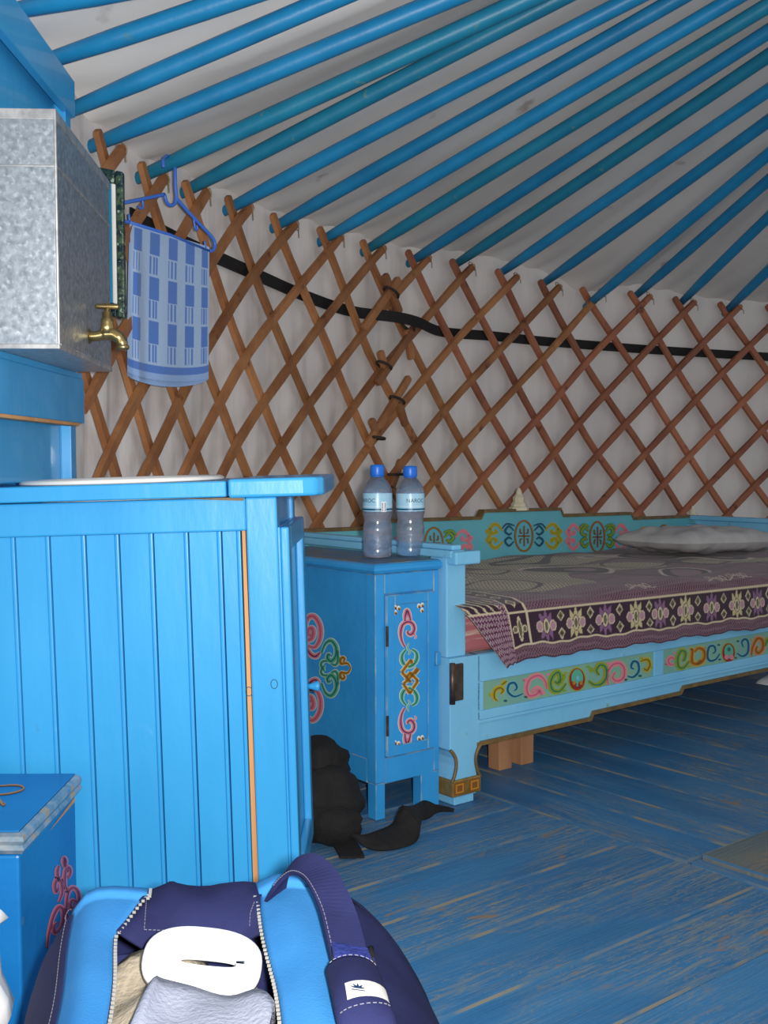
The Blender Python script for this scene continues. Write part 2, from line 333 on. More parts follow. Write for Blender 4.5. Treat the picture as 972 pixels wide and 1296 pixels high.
# cloth wall behind the lattice, pleated; past the wash corner it runs straight behind the furniture
def wall_path(i, R):
    if i >= -1: return cyl(i, 0, R)
    q = cyl(-1, 0, R); k = -1-i; return q+np.array([-.17*k, .03*k, 0])
wp = []
ii = np.arange(-5, 22.001, .08)
for z in list(np.arange(-.03, 1.56, .055))+[1.56]:
    row = []
    for i in ii:
        pl = .0045*math.sin(i*7.3+2.7*math.sin(i*1.1)+z*1.9+2*math.sin(z*2.3+i*.7))+.0018*math.sin(i*23+3*math.sin(z*4)+2*math.sin(i*3.1))
        row.append(wall_path(i, RW+.042+pl*(.4+.6*min(1, abs(z-1.3)/.5)))+np.array([0, 0, z]))
    wp.append(row)
mb = MB(); mb.grid(wp)
tag(mb.build('wall_back', M_FELT, smooth=True), 'white cloth wall hanging in soft pleats behind the wooden lattice', None, None, 'structure')

# ---- roof poles measured as straight lines; each lies between its lattice head and the crown ring
PLN = {-3: ((28, 12), (90, 0)), -2: ((74, 72.5), (290, 0)), -1: ((96, 137), (300, 51)), 0: ((123, 182), (567, 0)), 1: ((182, 222), (662, 0)), 2: ((250, 234), (700, 2)), 3: ((300, 259), (796, 0)), 4: ((353.5, 284), (852, 0)), 5: ((411, 302.5), (928, 0)),
       6: ((469, 313), (972, 6.6)), 7: ((530, 325), (972, 41)), 8: ((696, 255), (972, 71)), 9: ((766, 255), (972, 114)), 10: ((829, 257), (972, 154)), 11: ((898, 257), (972, 195)), 12: ((856, 330), (972, 230)), 13: ((916, 330), (972, 275))}
RR = .70
POLES = {}
EFF = {-3: -1.6, -2: -1.05, -1: -.5}
for i in range(-3, 16):
    a = cyl(EFF.get(i, i), 0); b = cyl(EFF.get(i, i), 0, RR)
    if i in PLN:
        n = np.cross(ray(*PLN[i][0]), ray(*PLN[i][1]))
        a[2] = EYE-(n[0]*a[0]+n[1]*a[1])/n[2]; b[2] = EYE-(n[0]*b[0]+n[1]*b[1])/n[2]
    else: a[2] = zt_of(i)+.035; b[2] = 2.36 if i < 0 else 2.50
    POLES[i] = (a, b)
pk = sorted(POLES)
pe = [EFF.get(k, k) for k in pk]
def roof_z(i, R):       # height of the pole surface, interpolated between poles
    za = np.interp(i, pe, [POLES[k][0][2] for k in pk]); zb = np.interp(i, pe, [POLES[k][1][2] for k in pk])
    return za+(zb-za)*(RW-R)/(RW-RR)
rp = []
for R in [RW+.055, RW+.03, RW-.05, RW-.15, RW-.3, RW-.5, RW-.75, RW-1.0, RW-1.3, RW-1.6, RW-1.9, RR+.2, RR-.02]:
    row = []
    for i in np.arange(-5.2, 19.001, .1):
        k = (RW-R)/(RW-RR); sag = .012*math.sin(math.pi*(i % 1))*(1-k) if 0 < k < 1 else 0
        wr = .005*math.sin(i*11+R*22)*math.exp(-((RW-.1-R)/.35)**2)+.002*math.sin(i*2.1+R*9)
        t = th_of(i); row.append((CX+R*math.cos(t), CY+R*math.sin(t), roof_z(i, R)+.056+wr-sag*.3))
    rp.append(row)
mb = MB(); mb.grid(rp)
tag(mb.build('ceiling', M_ROOF, smooth=True), 'white cloth roof of the yurt stretched over the blue poles', None, None, 'structure')
for i in pk:
    a, b = POLES[i]; dr = (a-b)/np.linalg.norm(a-b)
    s0 = a+dr*.058
    n = 14; path = []; rad = []
    L = np.linalg.norm(s0-b); side = np.cross(dr, (0, 0, 1)); ph = random.uniform(0, 6); am = random.uniform(.003, .009)
    for k in range(n+1):
        t = k/n; path.append(s0+(b-s0)*t+side*am*math.sin(t*5+ph)*min(1, t*4)*min(1, (1-t)*4)); rad.append(.0135+.0072*min(1, t*L/.22))
    mb = MB(); mb.tube(path, rad, n=12)
    teal = i in (1, 2, 6, 8)
    lab = {1: 'teal roof pole with the blue coat hanger hooked near its lower end', 2: 'teal roof pole that climbs to touch the pole carrying the hanger', 6: 'dull teal roof pole rising just beyond the tied lattice seam', 8: 'dark teal roof pole resting in a lattice fork above the bed foot',
           0: 'blue roof pole whose foot rests in the fork right beside the metal tank', 3: 'blue roof pole footed in the fork past the towel, beside the teal poles', 4: 'blue roof pole, second past the two teal poles by the hanger', 5: 'blue roof pole resting in the fork just before the dull teal pole',
           7: 'blue roof pole running between the two dull teal poles'}.get(i, ('first', 'second', 'third')[-1-i]+' blue roof pole coming out from behind the hood, counted from the tank' if i < 0 else 'blue roof pole next to the dark teal pole, footed above the cream finial' if i == 9
           else ('second', 'third', 'fourth', 'fifth', 'sixth', 'seventh')[max(0, min(5, i-10))]+' blue roof pole past the dark teal pole, above the bed')
    o = tag(mb.build('roof_pole', M_POLET if teal else M_POLE, smooth=True, bevel=0), lab, 'roof pole', 'roof poles')
# crown ring that the poles run up to
zr = 2.42
cr = thing('crown_ring', (CX, CY, zr), 'round wooden crown ring in blue paint at the top of the roof poles', 'roof crown')
mb = MB(); mb.tube([(CX+(RR-.05)*math.cos(2*math.pi*k/40), CY+(RR-.05)*math.sin(2*math.pi*k/40), zr) for k in range(41)], .06, n=10, caps=False); mb.build('outer_ring', M_POLE, cr, smooth=True)
for k in range(4):
    g = math.pi*k/4; c, s_ = math.cos(g)*.62, math.sin(g)*.62
    mb = MB(); mb.tube([(CX-c, CY-s_, zr), (CX, CY, zr+.16), (CX+c, CY+s_, zr)], .022, n=8); mb.build('spoke', M_POLE, cr, smooth=True)

# ---- lattice wall: two sections of crossing slats tied together
DZ = .121
def gshift(x):
    k = min(1, max(0, (x-5)/6)); k = k*k*(3-2*k); return .5-(.385+.045*k)
def cross_pt(p, k, R):        # backward leaning slat p at row k
    i = p+.5*k-gshift(p+.4*k)*k; return cyl(i, zt_of(min(max(i, -1), 15))-DZ*k*(1+.0*k), R)
def slat_path(kind, j, ks, bow):
    out = []
    for k in ks:
        p = j if kind == 'back' else j-k
        R = (RW+.009 if kind == 'back' else RW-.010)+bow*math.sin((k+j)*1.9)
        out.append(cross_pt(p, k, R))
    return out
sec = [thing('lattice_wall', cyl(3, 0), 'brown wooden lattice wall section behind the washstand and towel', 'lattice wall', 'lattice wall sections'),
       thing('lattice_wall', cyl(11, 0), 'reddish wooden lattice wall section standing behind the bed', 'lattice wall', 'lattice wall sections')]
def slat(kind, j, ks, parent, red=False, wd=.0285, th=.0125, bow=.0015):
    path = slat_path(kind, j, ks, bow); mb = MB(); m = len(path); vs = []
    for i, p in enumerate(path):
        t = path[min(i+1, m-1)]-path[max(i-1, 0)]; t /= np.linalg.norm(t)
        nr = np.array([CX-p[0], CY-p[1], 0]); nr /= np.linalg.norm(nr); wv = np.cross(t, nr); wv /= np.linalg.norm(wv)
        f = .55 if i in (0, m-1) else (.92 if i in (1, m-2) else 1+.06*math.sin(i*2.3+j))
        wv = wv*wd*f/2; q = nr*th/2
        vs += [p-wv-q, p+wv-q, p+wv*.8+q, p-wv*.8+q]
    fs = [(i*4+k, i*4+(k+1) % 4, i*4+4+(k+1) % 4, i*4+4+k) for i in range(m-1) for k in range(4)]+[(3, 2, 1, 0), tuple(range((m-1)*4, m*4))]
    mb.add(vs, fs); return mb.build('slat', M_SLATR if red else M_SLAT, parent, bevel=0)
KB = 11.3
for j in range(-6, 20):
    # backward leaning slats: visible lower end drifts right
    k1 = KB
    ks = [-.46, -.42]+list(np.arange(0, k1+.01, .5))
    if j < 0: ks = [k for k in ks if j+.4*k >= -.8]
    if len(ks) > 3: slat('back', j, ks, sec[0 if j+2 < 7 else 1], red=j > 6)
for j in range(-1, 24):
    ks = [-.38, -.33]+list(np.arange(0, KB+.01, .5))
    ks = [k for k in ks if j-.6*k >= -.8]
    if j > 19: ks = [k for k in ks if j-.6*k <= 20]
    if len(ks) > 3: slat('front', j, ks, sec[0 if j-2 < 7 else 1], red=j > 11)
# overlapping slat stubs and cord ties where the two sections meet
def stub(pa, pb, parent, wd=.026, R=RW-.028):
    a, b = on_cyl(*pa, R), on_cyl(*pb, R); t = b-a; L = np.linalg.norm(t); t /= L
    nr = np.array([CX-a[0], CY-a[1], 0]); nr /= np.linalg.norm(nr); wv = np.cross(t, nr)
    mb = MB(); mb.strip([a, a+t*.008, b-t*.008, b], [wv*wd*.7, wv*wd, wv*wd, wv*wd*.7], .016, nr); return mb.build('slat_end', M_SLAT, parent, bevel=.002)
def sq(q): return (430+q[0]/4.012, 310+q[1]/4.012)
for pa, pb in (((300, 172), (120, 425)), ((392, 400), (190, 705)), ((352, 672), (140, 1020)), ((312, 1092), (262, 1230)), ((228, 148), (305, 345)), ((340, 430), (364, 582)), ((205, 538), (228, 625)), ((158, 885), (195, 965)), ((300, 800), (334, 918))):
    stub(sq(pa), sq(pb), sec[1], R=RW-.026-random.uniform(0, .004))
def tie(px, py, ang, wpx, parent):
    c = on_cyl(px, py, RW-.03); nr = np.array([CX-c[0], CY-c[1], 0]); nr /= np.linalg.norm(nr)
    tg = np.array([nr[1], -nr[0], 0])
    if tg[0] < 0: tg = -tg
    ax = tg*math.cos(ang)+np.array([0, 0, 1])*math.sin(ang)
    mb = MB()
    for o in (0.0,):
        up = np.cross(ax, nr)
        path = [c+ax*(wpx/2*math.cos(g))+nr*(.020*math.sin(g))+up*o for g in np.linspace(0, 2*math.pi, 17)]
        mb.tube(path, .0050, n=6, caps=False)
    mb.build('cord_tie', M_ROPE, parent, smooth=True)
for a in ((262, 242, -.45), (345, 405, -.6), (225, 612, -.35), (292, 788, -.35), (190, 980, -.1), (285, 1165, .0)): tie(*sq(a[:2]), a[2], .066, sec[1])
# pale twine loops on the lattice heads
for i in range(0, 16):
    c = cyl(i+.17, zt_of(max(i, 0))+.040, RW-.012); mb = MB(); q = random.uniform(.8, 1.2); tv = (cyl(i+.5, 0)-cyl(i, 0)); tv /= np.linalg.norm(tv); nv = np.array([-tv[1], tv[0], 0])
    ring = [c+(tv*.5-np.array([0, 0, .5]))*.026*math.cos(g)*q+nv*.011*math.sin(g) for g in np.linspace(0, 6.28, 11)]
    mb.tube(ring+[c+tv*.02-np.array([0, 0, .012]), c+tv*.022-np.array([0, 0, .032*q])], .0017, n=5)
    mb.build('twine_loop', M_TWINE, sec[0 if i < 7 else 1], smooth=True)

# black strap round the wall between cloth and lattice
bpts = [(165, 272), (225, 303), (280, 328), (330, 350), (390, 376), (445, 394), (500, 401), (530, 408), (560, 420), (625, 425.5), (700, 433), (830, 443), (970, 451.5)]
c3 = [on_cyl(x, y, RW-.052 if x in (500, 530) else RW+.024) for x, y in bpts]; t_l = th_of(15.2)
for i in (16, 17.5, 19): c3.append(cyl(i, 1.215, RW+.024))
path = catmull(c3, 5); nr = [np.array([CX-p[0], CY-p[1], 0])/math.hypot(CX-p[0], CY-p[1]) for p in path]
mb = MB(); mb.strip(path, [np.array([0, 0, .036])]*len(path), .004, nr)
tag(mb.build('wall_strap', M_BLACK), 'flat black strap running round the cloth wall behind the lattice', 'strap')
# ================================================================== WASHSTAND (leans a little on the uneven floor)
WPX, WPY, LEAN = -.1555, 1.78, .0245
cL, sL = math.cos(LEAN), math.sin(LEAN)
def TW(x, y, z): return np.array([WPX+x*cL-z*sL, WPY+y, x*sL+z*cL])
def wx(px, py): q = on_y(px, py, WPY+.01); return (q[0]-WPX)*cL+q[2]*sL      # picture column -> washstand x
ws = thing('washstand', (-.42, 1.95, 0), 'bright blue wooden washstand with vertical boards and a tall back carrying the metal tank', 'washstand')
WL = -.64; WD = .355
def wbox(name, x0, x1, y0, y1, z0, z1, m=M_WASH, par=ws, bev=.003, mi=0): return MB().box(x0, x1, y0, y1, z0, z1, T=TW).build(name, m, par, bevel=bev)
def ground(x): return -x*sL/cL    # local z of the floor under the leaning cabinet
post = wbox('corner_post', -.0505, 0, 0, .05, 0, .722)
wbox('corner_post', -.0505, 0, WD-.045, WD, 0, .722)
wbox('corner_post', WL, WL+.05, 0, .05, ground(WL), .722); wbox('corner_post', WL, WL+.05, WD-.045, WD, ground(WL), .722)
wbox('front_rail', WL+.05, -.0507, .004, .03, .668, .722)
wbox('bottom_rail', WL+.05, -.0507, .012, .035, .03, .066)
grooves = [-69, -25, 19.4, 63.5, 108.9, 151.3, 194.5, 239, 281, 309.5]
gx = [wx(g, 700) for g in grooves]
gx[-1] = -.0605; gx[0] = WL+.052
for k in range(len(gx)-1):
    a, b = gx[k], gx[k+1]; g = .0012; yo = random.uniform(0, .0012)
    mb = MB(); f = .010+yo
    g = .0006; prof = [(a+g, f+.004), (a+g+.0012, f), (b-.0080, f), (b-.0070, f+.0022), (b-.0060, f), (b-.0032, f-.0004), (b-g-.0008, f), (b-g, f+.004), (b-g, .024), (a+g, .024)]
    mb.prism(prof, (.066, .6675), T=TW); mb.build('board', M_WASH, ws)
mb = MB(); mb.add([TW(*q) for q in [(-.0600, .009, .062), (-.0515, .009, .062), (-.0515, .02, .062), (-.06, .02, .062), (-.0585, .009, .668), (-.0530, .009, .668), (-.0530, .02, .668), (-.0585, .02, .668)]], [(3, 2, 1, 0), (4, 5, 6, 7), (0, 1, 5, 4), (1, 2, 6, 5), (2, 3, 7, 6), (3, 0, 4, 7)])
tag(mb.build('filler_strip', M_RAW, ws), 'bare wood strip between the last board and the post')
wbox('back_board', WL+.05, -.05, WD-.02, WD-.004, .06, .722, M_WASH); wbox('side_board', WL+.004, WL+.02, .05, WD-.045, .06, .722)
wbox('side_rail', -.03, -.006, .05, WD-.045, .672, .722)
wbox('side_rail', -.03, -.006, .05, WD-.045, .012, .045, M_RAW)
# door on the right side, framed with a sunk panel
door = wbox('door', -.008, .003, .012, WD-.002, .05, .672, M_WASH, bev=.001)
for nm, a in (('stile', (.003, .017, .012, .055, .05, .672)), ('stile', (.003, .017, WD-.046, WD-.002, .05, .672)), ('door_rail', (.003, .017, .055, WD-.046, .632, .672)), ('door_rail', (.003, .017, .055, WD-.046, .05, .095))):
    wbox(nm, *a, par=door, bev=.003)
mb = MB(); kz, ky = .345, WD-.024
mb.lathe([(.005, 0), (.006, .006), (.009, .014), (.0105, .018), (.009, .0215), (.0, .0225)], 16, T=lambda x, y, z: TW(.017+z, ky+y, kz+x)); mb.build('knob', M_WASH, door, smooth=True)
# worktop: long board with a round hole for the basin, and a rounded end board
BC = TW(-.285, .172, 0); bx_, by_ = -.285, .172; BR = .158
mb = MB(); n = 48; x0, x1, y0, y1 = WL-.012, -.0775, -.022, WD+.008; zt_, zb_ = .7495, .7245
outer = []
for k in range(n):
    g = 2*math.pi*(k+.5)/n; c, s_ = math.cos(g), math.sin(g)
    t = min((x1-bx_)/c if c > 0 else (x0-bx_)/c if c < 0 else 9, (y1-by_)/s_ if s_ > 0 else (y0-by_)/s_ if s_ < 0 else 9); outer.append((bx_+c*t, by_+s_*t))
cor = [(x0, y0), (x1, y0), (x1, y1), (x0, y1)]
for q in cor:
    k = min(range(n), key=lambda j: (outer[j][0]-q[0])**2+(outer[j][1]-q[1])**2); outer[k] = q
inner = [(bx_+BR*math.cos(2*math.pi*(k+.5)/n), by_+BR*math.sin(2*math.pi*(k+.5)/n)) for k in range(n)]
vs_ = [TW(a, b, zt_) for a, b in outer]+[TW(a, b, zt_) for a, b in inner]+[TW(a, b, zb_) for a, b in outer]+[TW(a, b, zb_) for a, b in inner]
fs_ = []
for k in range(n):
    j = (k+1) % n; fs_ += [(k, j, n+j, n+k), (2*n+j, 2*n+k, 3*n+k, 3*n+j), (k, 2*n+k, 2*n+j, j), (n+k, n+j, 3*n+j, 3*n+k)]
mb.add(vs_, fs_); mb.build('worktop_board', M_WASH, ws, bevel=.0018, seg=1)
mb = MB(); end = [(-.074, -.026), (.045, -.026), (.066, -.018), (.077, 0), (.078, .03), (.078, WD-.01), (.066, WD+.008), (-.074, WD+.008)]
mb.prism(end, (.7225, .7525), T=TW); mb.build('worktop_end_board', M_WASH, ws, bevel=.005, seg=3)
mb = MB(); mb.add([TW(*q) for q in [(-.15, .0032, .7225), (-.053, .0032, .7225), (-.053, .0032, .7165), (-.09, .0032, .7185)]], [(0, 1, 2, 3)]); tag(mb.build('bare_patch', M_EDGE, ws), 'strip of bare wood where the paint has chipped')
# knots showing through the paint
for q in ((-.056+.0, .0088, .405), (-.0135, -.0006, .418)):
    mb = MB(); mb.tube([TW(q[0]+.0055*math.cos(g), q[1], q[2]+.0075*math.sin(g)) for g in np.linspace(0, 2*math.pi, 14)], .0007, n=5, caps=False); mb.build('wood_knot', PAINT['dteal'], ws)
# tall back: posts, back panels, tank shelf and top hood
def sbox(name, x0, x1, y0, y1, z0, z1, m=M_WASH, bev=.002): return MB().box(x0, x1, y0, y1, z0, z1).build(name, m, ws, bevel=bev)
sbox('back_post', -.617, -.5965, 2.115, 2.150, .742, 1.50, M_WASH); sbox('back_post', -1.0, -.975, 2.115, 2.150, .73, 1.50)
sbox('back_panel', -.975, -.617, 2.122, 2.138, .736, 1.50)
sbox('side_panel', -.630, -.617, 1.62, 2.115, .744, .853); sbox('side_panel', -.630, -.617, 1.58, 2.115, 1.310, 1.488)
sbox('shelf_side', -.602, -.580, 1.60, 2.152, .853, .937); sbox('shelf_side', -1.02, -1.0, 1.60, 2.12, .853, .937)
sbox('shelf_board', -1.0, -.582, 1.60, 2.15, .937, .949); sbox('shelf_front', -1.0, -.602, 1.60, 1.62, .853, .937)
sbox('shelf_edge_strip', -.6025, -.581, 1.605, 2.12, .847, .853, M_RAW, .001)
mb = MB(); mb.hexa([(-.604, 1.56, 1.452), (-.588, 1.56, 1.452), (-.588, 2.152, 1.436), (-.604, 2.152, 1.436), (-.604, 1.56, 1.535), (-.588, 1.56, 1.535), (-.588, 2.152, 1.505), (-.604, 2.152, 1.505)]); mb.build('hood_side', M_WASH, ws, bevel=.002)
sbox('hood_side', -1.02, -1.0, 1.56, 2.15, 1.44, 1.51); sbox('hood_board', -1.0, -.605, 1.565, 2.12, 1.488, 1.50); sbox('hood_front', -1.0, -.605, 1.56, 1.578, 1.44, 1.52)

# ---- enamel basin let into the worktop
bo = thing('wash_basin', BC+np.array([0, 0, .62]), 'white enamel wash basin with chipped rim sunk in the washstand top', 'basin')
def TB(x, y, z): return TW(bx_+x, by_+y, .7495+z)
mb = MB(); mb.lathe([(0, -.075), (.09, -.072), (.125, -.05), (.150, -.006), (.153, .003), (.160, .0085), (.170, .0085), (.176, .005), (.176, .001), (.157, .0005), (.153, -.01), (.128, -.055), (.09, -.077), (0, -.08)], 56, T=TB)
mb.build('bowl', M_ENAMEL, bo, smooth=True)

# ---- galvanised tank with brass tap
tk = thing('water_tank', (-.66, 1.92, .949), 'square galvanised metal water tank with a brass tap standing on the blue shelf', 'water tank')
def TT(x, y, z): return np.array([-.490+x*.998-.060*y, 1.68+y*.998+.060*x, z])
mb = MB(); mb.box(-.37, 0, 0, .430, .9495, 1.303, T=TT); mb.build('body', M_TANK, tk, bevel=.003)
for nm, a in (('rim', (-.372, .002, -.002, .432, 1.290, 1.306)), ('foot_flange', (-.372, .0015, -.003, .431, .9492, .957))): MB().box(*a, T=TT).build(nm, M_SOLDER, tk, bevel=.001)
mb = MB()
mb.tube([TT(-.372, -.0005, 1.222), TT(.0005, -.0005, 1.222), TT(.0005, .428, 1.222)], .0022, n=6); mb.build('seam', M_SOLDER, tk)
mb = MB(); mb.tube([TT(0, 0, .95), TT(0, 0, 1.303)], .0024, n=8); mb.build('corner_seam', M_SOLDER, tk)
mb = MB(); mb.tube([TT(0.0005, .01, .957), TT(.0005, .425, .957)], .0016, n=6); mb.build('seam', M_SOLDER, tk)
TY = 1.905
def tp(px, py, dy=0): return on_y(px, py, TY+dy)
tap = MB().tube(catmull([tp(107, 425), tp(116, 425.5), tp(124, 425), tp(133, 423), tp(143, 423), tp(151, 428), tp(155, 435), tp(156, 440.5)], 5), [.0085]*5+[.0088]*10+[.0105]*6+[.0105]*5+[.0095]*5+[.0085]*5, n=16).build('tap', M_BRASS, tk, smooth=True)
MB().lathe([(.0, -.004), (.016, -.004), (.0165, 0), (.014, .005), (.011, .008), (.0, .008)], 20, T=lambda x, y, z: tp(109, 425)+np.array([z, x, y])).build('flange', M_BRASS, tap, smooth=True)
c = tp(136, 423)
MB().lathe([(.0125, 0), (.0115, .014), (.0105, .020), (.0105, .026), (.008, .027), (.008, .037), (.0045, .039), (.0045, .052), (0, .053)], 16, org=c).build('bonnet', M_BRASS, tap, smooth=True)
MB().tube([tp(121, 387.5), tp(123, 387.6), tp(149, 388.4), tp(151, 388.5)], [.0035, .0046, .0046, .0035], n=12).build('tap_handle', M_BRASS, tap, smooth=True)
MB().lathe([(.0085, 0), (.0102, .002), (.0102, .006), (.0088, .008)], 16, org=tp(156, 442.5)).build('spout_lip', M_BRASS, tap, smooth=True)

# ---- wall mirror in a dark patterned frame, hung between the tank and the lattice
mr = thing('wall_mirror', (-.62, 2.21, 1.06), 'mirror in a dark green patterned frame half hidden behind the metal tank', 'mirror')
M_FRAME = mat('dark green frame', S(18, 44, 48), S(70, 92, 70), scale=70, lo=.45, hi=.62, rough=.35, bump=.4, bscale=90, c3=S(150, 170, 150), wlo=.62, whi=.66, wscale=90)
M_GLASS = mat('mirror glass', S(200, 205, 210), None, rough=.05, metal=1.0)
mx0, mx1 = -.80, -.508
def TM(x, y, z): return np.array([x, 2.19+y+(x-mx1)*-.10, z+.10*(x-mx1)*-2.2])
for nm, a in (('frame_side', (mx1-.015, mx1, 0, .018, 1.06, 1.345)), ('frame_side', (mx0, mx0+.017, 0, .018, 1.06, 1.345)), ('frame_rail', (mx0+.017, mx1-.017, 0, .018, 1.06, 1.085)), ('frame_rail', (mx0+.017, mx1-.017, 0, .018, 1.318, 1.345))): MB().box(*a, T=TM).build(nm, M_FRAME, mr, bevel=.003)
MB().box(mx1-.0235, mx1-.015, -.001, .008, 1.085, 1.318, T=TM).build('inner_lip', M_ENAMEL, mr, bevel=.002)
MB().box(mx1-.030, mx1-.0235, .0, .008, 1.085, 1.318, T=TM).build('inner_lip', M_POLET, mr, bevel=.001)
MB().box(mx0+.017, mx1-.03, .006, .011, 1.085, 1.318, T=TM).build('glass', M_GLASS, mr)

# ---- coat hanger hooked on a roof pole, towel folded over its bar
pa, pb = POLES[1]
def pole_at(px):
    best = min((pa+(pb-pa)*t for t in np.linspace(-.05, .3, 400)), key=lambda q: abs(486+FPX*(CM[0]@(q-[0, 0, EYE]))/(CM[2]@(q-[0, 0, EYE]))-px)); return best
hp = pole_at(211)
def hg(px, py, dy=0): return on_y(px, py, hp[1]-.035+.0024*(px-211)+dy)
hk = thing('coat_hanger', hg(218, 312), 'blue plastic coat hanger hooked over a teal roof pole', 'hanger')
hook = [hg(207, 212, -.012), hg(206.5, 203, -.008), hg(209, 199, .01), hg(213, 197.5, .022), hg(219, 203, .02), hg(221.5, 215, 0), hg(222, 235), hg(223, 250), hg(221, 258), hg(216, 260), hg(211, 256), hg(208, 246)]
MB().tube(catmull(hook, 5), .0042, n=8).build('hook', M_HANG, hk, smooth=True)
MB().tube(catmull([hg(208, 246), hg(185, 251), hg(154, 257)], 5), .0042, n=8).build('arm', M_HANG, hk, smooth=True)
MB().tube(catmull([hg(223, 251), hg(238, 268), hg(255, 286), hg(268, 300), hg(272, 309), hg(270, 316), hg(265, 318)], 5), .0045, n=8).build('arm', M_HANG, hk, smooth=True)
MB().tube(catmull([hg(154, 257), hg(150, 268), hg(154, 279), hg(163, 281)], 5), .0042, n=8).build('arm', M_HANG, hk, smooth=True)
for q in ([(180, 252), (181, 262), (178, 264), (175, 261)], [(245, 277), (247, 289), (250, 291), (249, 285)], [(163, 271), (164, 282)], [(259, 305), (260, 314)]): MB().tube(catmull([hg(*p) for p in q], 4), .0028, n=6).build('notch', M_HANG, hk, smooth=True)
MB().tube([hg(163, 281), hg(215, 297), hg(265, 318)], .0036, n=8).build('bar', M_HANG, hk, smooth=True)

def towel_colour(s, t):
    li, bl, pa_ = np.array([140, 170, 214]), np.array([84, 122, 192]), np.array([160, 184, 216])
    cw = [(.06, .16), (.26, .385), (.49, .61), (.71, .82), (.905, .985)]
    c = li
    for a, b in cw:
        if a <= s <= b: c = None; q = (s-a)/(b-a); break
        if b < s < b+.07 or a-.05 < s < a: c = pa_
    if t > .955: return li
    if t > .905: return bl
    if c is not None: return c
    p = (t*.985) % .29
    if p < .018 or .168 < p < .178: return pa_
    if p < .168: return bl
    return bl if int(q*6) % 2 == 0 else pa_
NS, NTT = 90, 170
def towel_sheet(bot, dy, extra=0):
    g = []; cols = []
    for j in range(NTT+1):
        t = j/NTT; row = []
        for i in range(NS+1):
            s = i/NS
            tx, ty = 164+101*s, 281.5+31*s
            bx, by = 161+103*s, bot[0]+(bot[1]-bot[0])*s+(9 if dy < 0 else 13)*math.sin(math.pi*s)**.6
            px = tx+(bx-tx)*t-3*math.sin(math.pi*t)*(1-s)*.3; py = ty+(by-ty)*t
            fold = -.016*math.exp(-((s-.10-.05*t)/.05)**2)*min(1, t*3)+.006*math.sin(s*7+1.5*t)*t-.004*math.sin(s*13+2)*t
            row.append(hg(px, py, dy*min(1, t*12)+fold)); cols.append(towel_colour(s, t))
        g.append(row)
    return g, cols
tw = thing('towel', hg(214, 480), 'blue and white checked hand towel folded over the hanger bar', 'towel')
M_TOWEL = attr_mat('towel cotton', bump=.5, bscale=300)
def put_colour(o, cols):
    a = o.data.color_attributes.new('weave', 'FLOAT_COLOR', 'POINT'); arr = np.ones((len(cols), 4)); c = np.asarray(cols, float)/255
    arr[:, :3] = np.where(c <= .04045, c/12.92, ((c+.055)/1.055)**2.4); a.data.foreach_set('color', arr.ravel())
for nm, bot, dy in (('front_layer', (470, 477), -.008), ('back_layer', (474, 479), .008)):
    g, cols = towel_sheet(bot, dy); o = MB().grid(g).build(nm, M_TOWEL, tw, smooth=True); put_colour(o, cols)

# ---- low painted chest in front of the washstand
ch = thing('chest', (-.68, 1.61, 0), 'low blue wooden chest with worn edges and pink painted scrolls', 'chest')
CXR = -.497
MB().box(-.90, CXR, 1.478, 1.752, 0, .246).build('body', M_CHEST, ch, bevel=.004)
mb = MB(); prof = [(-.003, .246), (.006, .250), (.010, .256), (.007, .262), (.010, .268), (.008, .274), (.0, .2775)]
rings = []
for o, z in prof:
    rings.append([(-.90-o, 1.478-o, z), (CXR+o, 1.478-o, z), (CXR+o, 1.756, z), (-.90-o, 1.756, z)])
fs_ = []; vs_ = [p for r in rings for p in r]
for k in range(len(rings)-1): fs_ += [(4*k+j, 4*k+(j+1) % 4, 4*k+4+(j+1) % 4, 4*k+4+j) for j in range(4)]
fs_ += [(3, 2, 1, 0)]
mb.add(vs_, fs_); mb.build('lid_moulding', M_CHESTW, ch)
MB().box(-.898, CXR-.001, 1.4805, 1.756, .2765, .279).build('lid', M_CHEST, ch, bevel=.001)
mb = MB(); mb.add([(CXR+.0006, 1.61, .234), (CXR+.0006, 1.748, .2435), (CXR+.0006, 1.748, .236), (CXR+.0006, 1.67, .2345)], [(0, 1, 2, 3)]); mb.build('bare_patch', M_RAW, ch)
mb = MB(); mp = plane_map('x', CXR, 0, 940, 3.642, 1)
for pts in ([(216, 945), (222, 880), (243, 800), (268, 757), (288, 775), (287, 830), (268, 868), (248, 875), (247, 845), (262, 828)],
            [(312, 812), (303, 760), (312, 690), (335, 668), (358, 690), (360, 735), (340, 768), (322, 752), (330, 725), (350, 735)],
            [(268, 735), (284, 690), (278, 640), (262, 628), (251, 655), (255, 690), (266, 672)],
            [(268, 640), (262, 600), (268, 566)],
            [(310, 690), (296, 650), (300, 590), (315, 575), (322, 600), (312, 625)],
            [(294, 575), (290, 550), (295, 532), (301, 550), (296, 572)]):
    scroll(mb, pts, 15, 'rose', mp, out='pink', inn='purple', ow=11, n=5)
mb.build('painted_scroll', PL, ch)
mb = MB(); mp = plane_map('z', .279, 0, 960, 7.477, 1)
scroll(mb, [(-60, 262), (20, 262), (120, 255), (195, 262), (225, 285), (190, 310), (90, 335), (-10, 345), (-80, 345)], 13, 'ochre', mp, out='brown', ow=8)
mb.build('painted_scroll', PL, ch); mb = MB()
scroll(mb, [(-40, 330), (-10, 390), (30, 440), (45, 425)], 26, 'ochre', mp, out='brown', ow=6, taper=(.4, .8))
mb.build('painted_scroll', PL, ch)

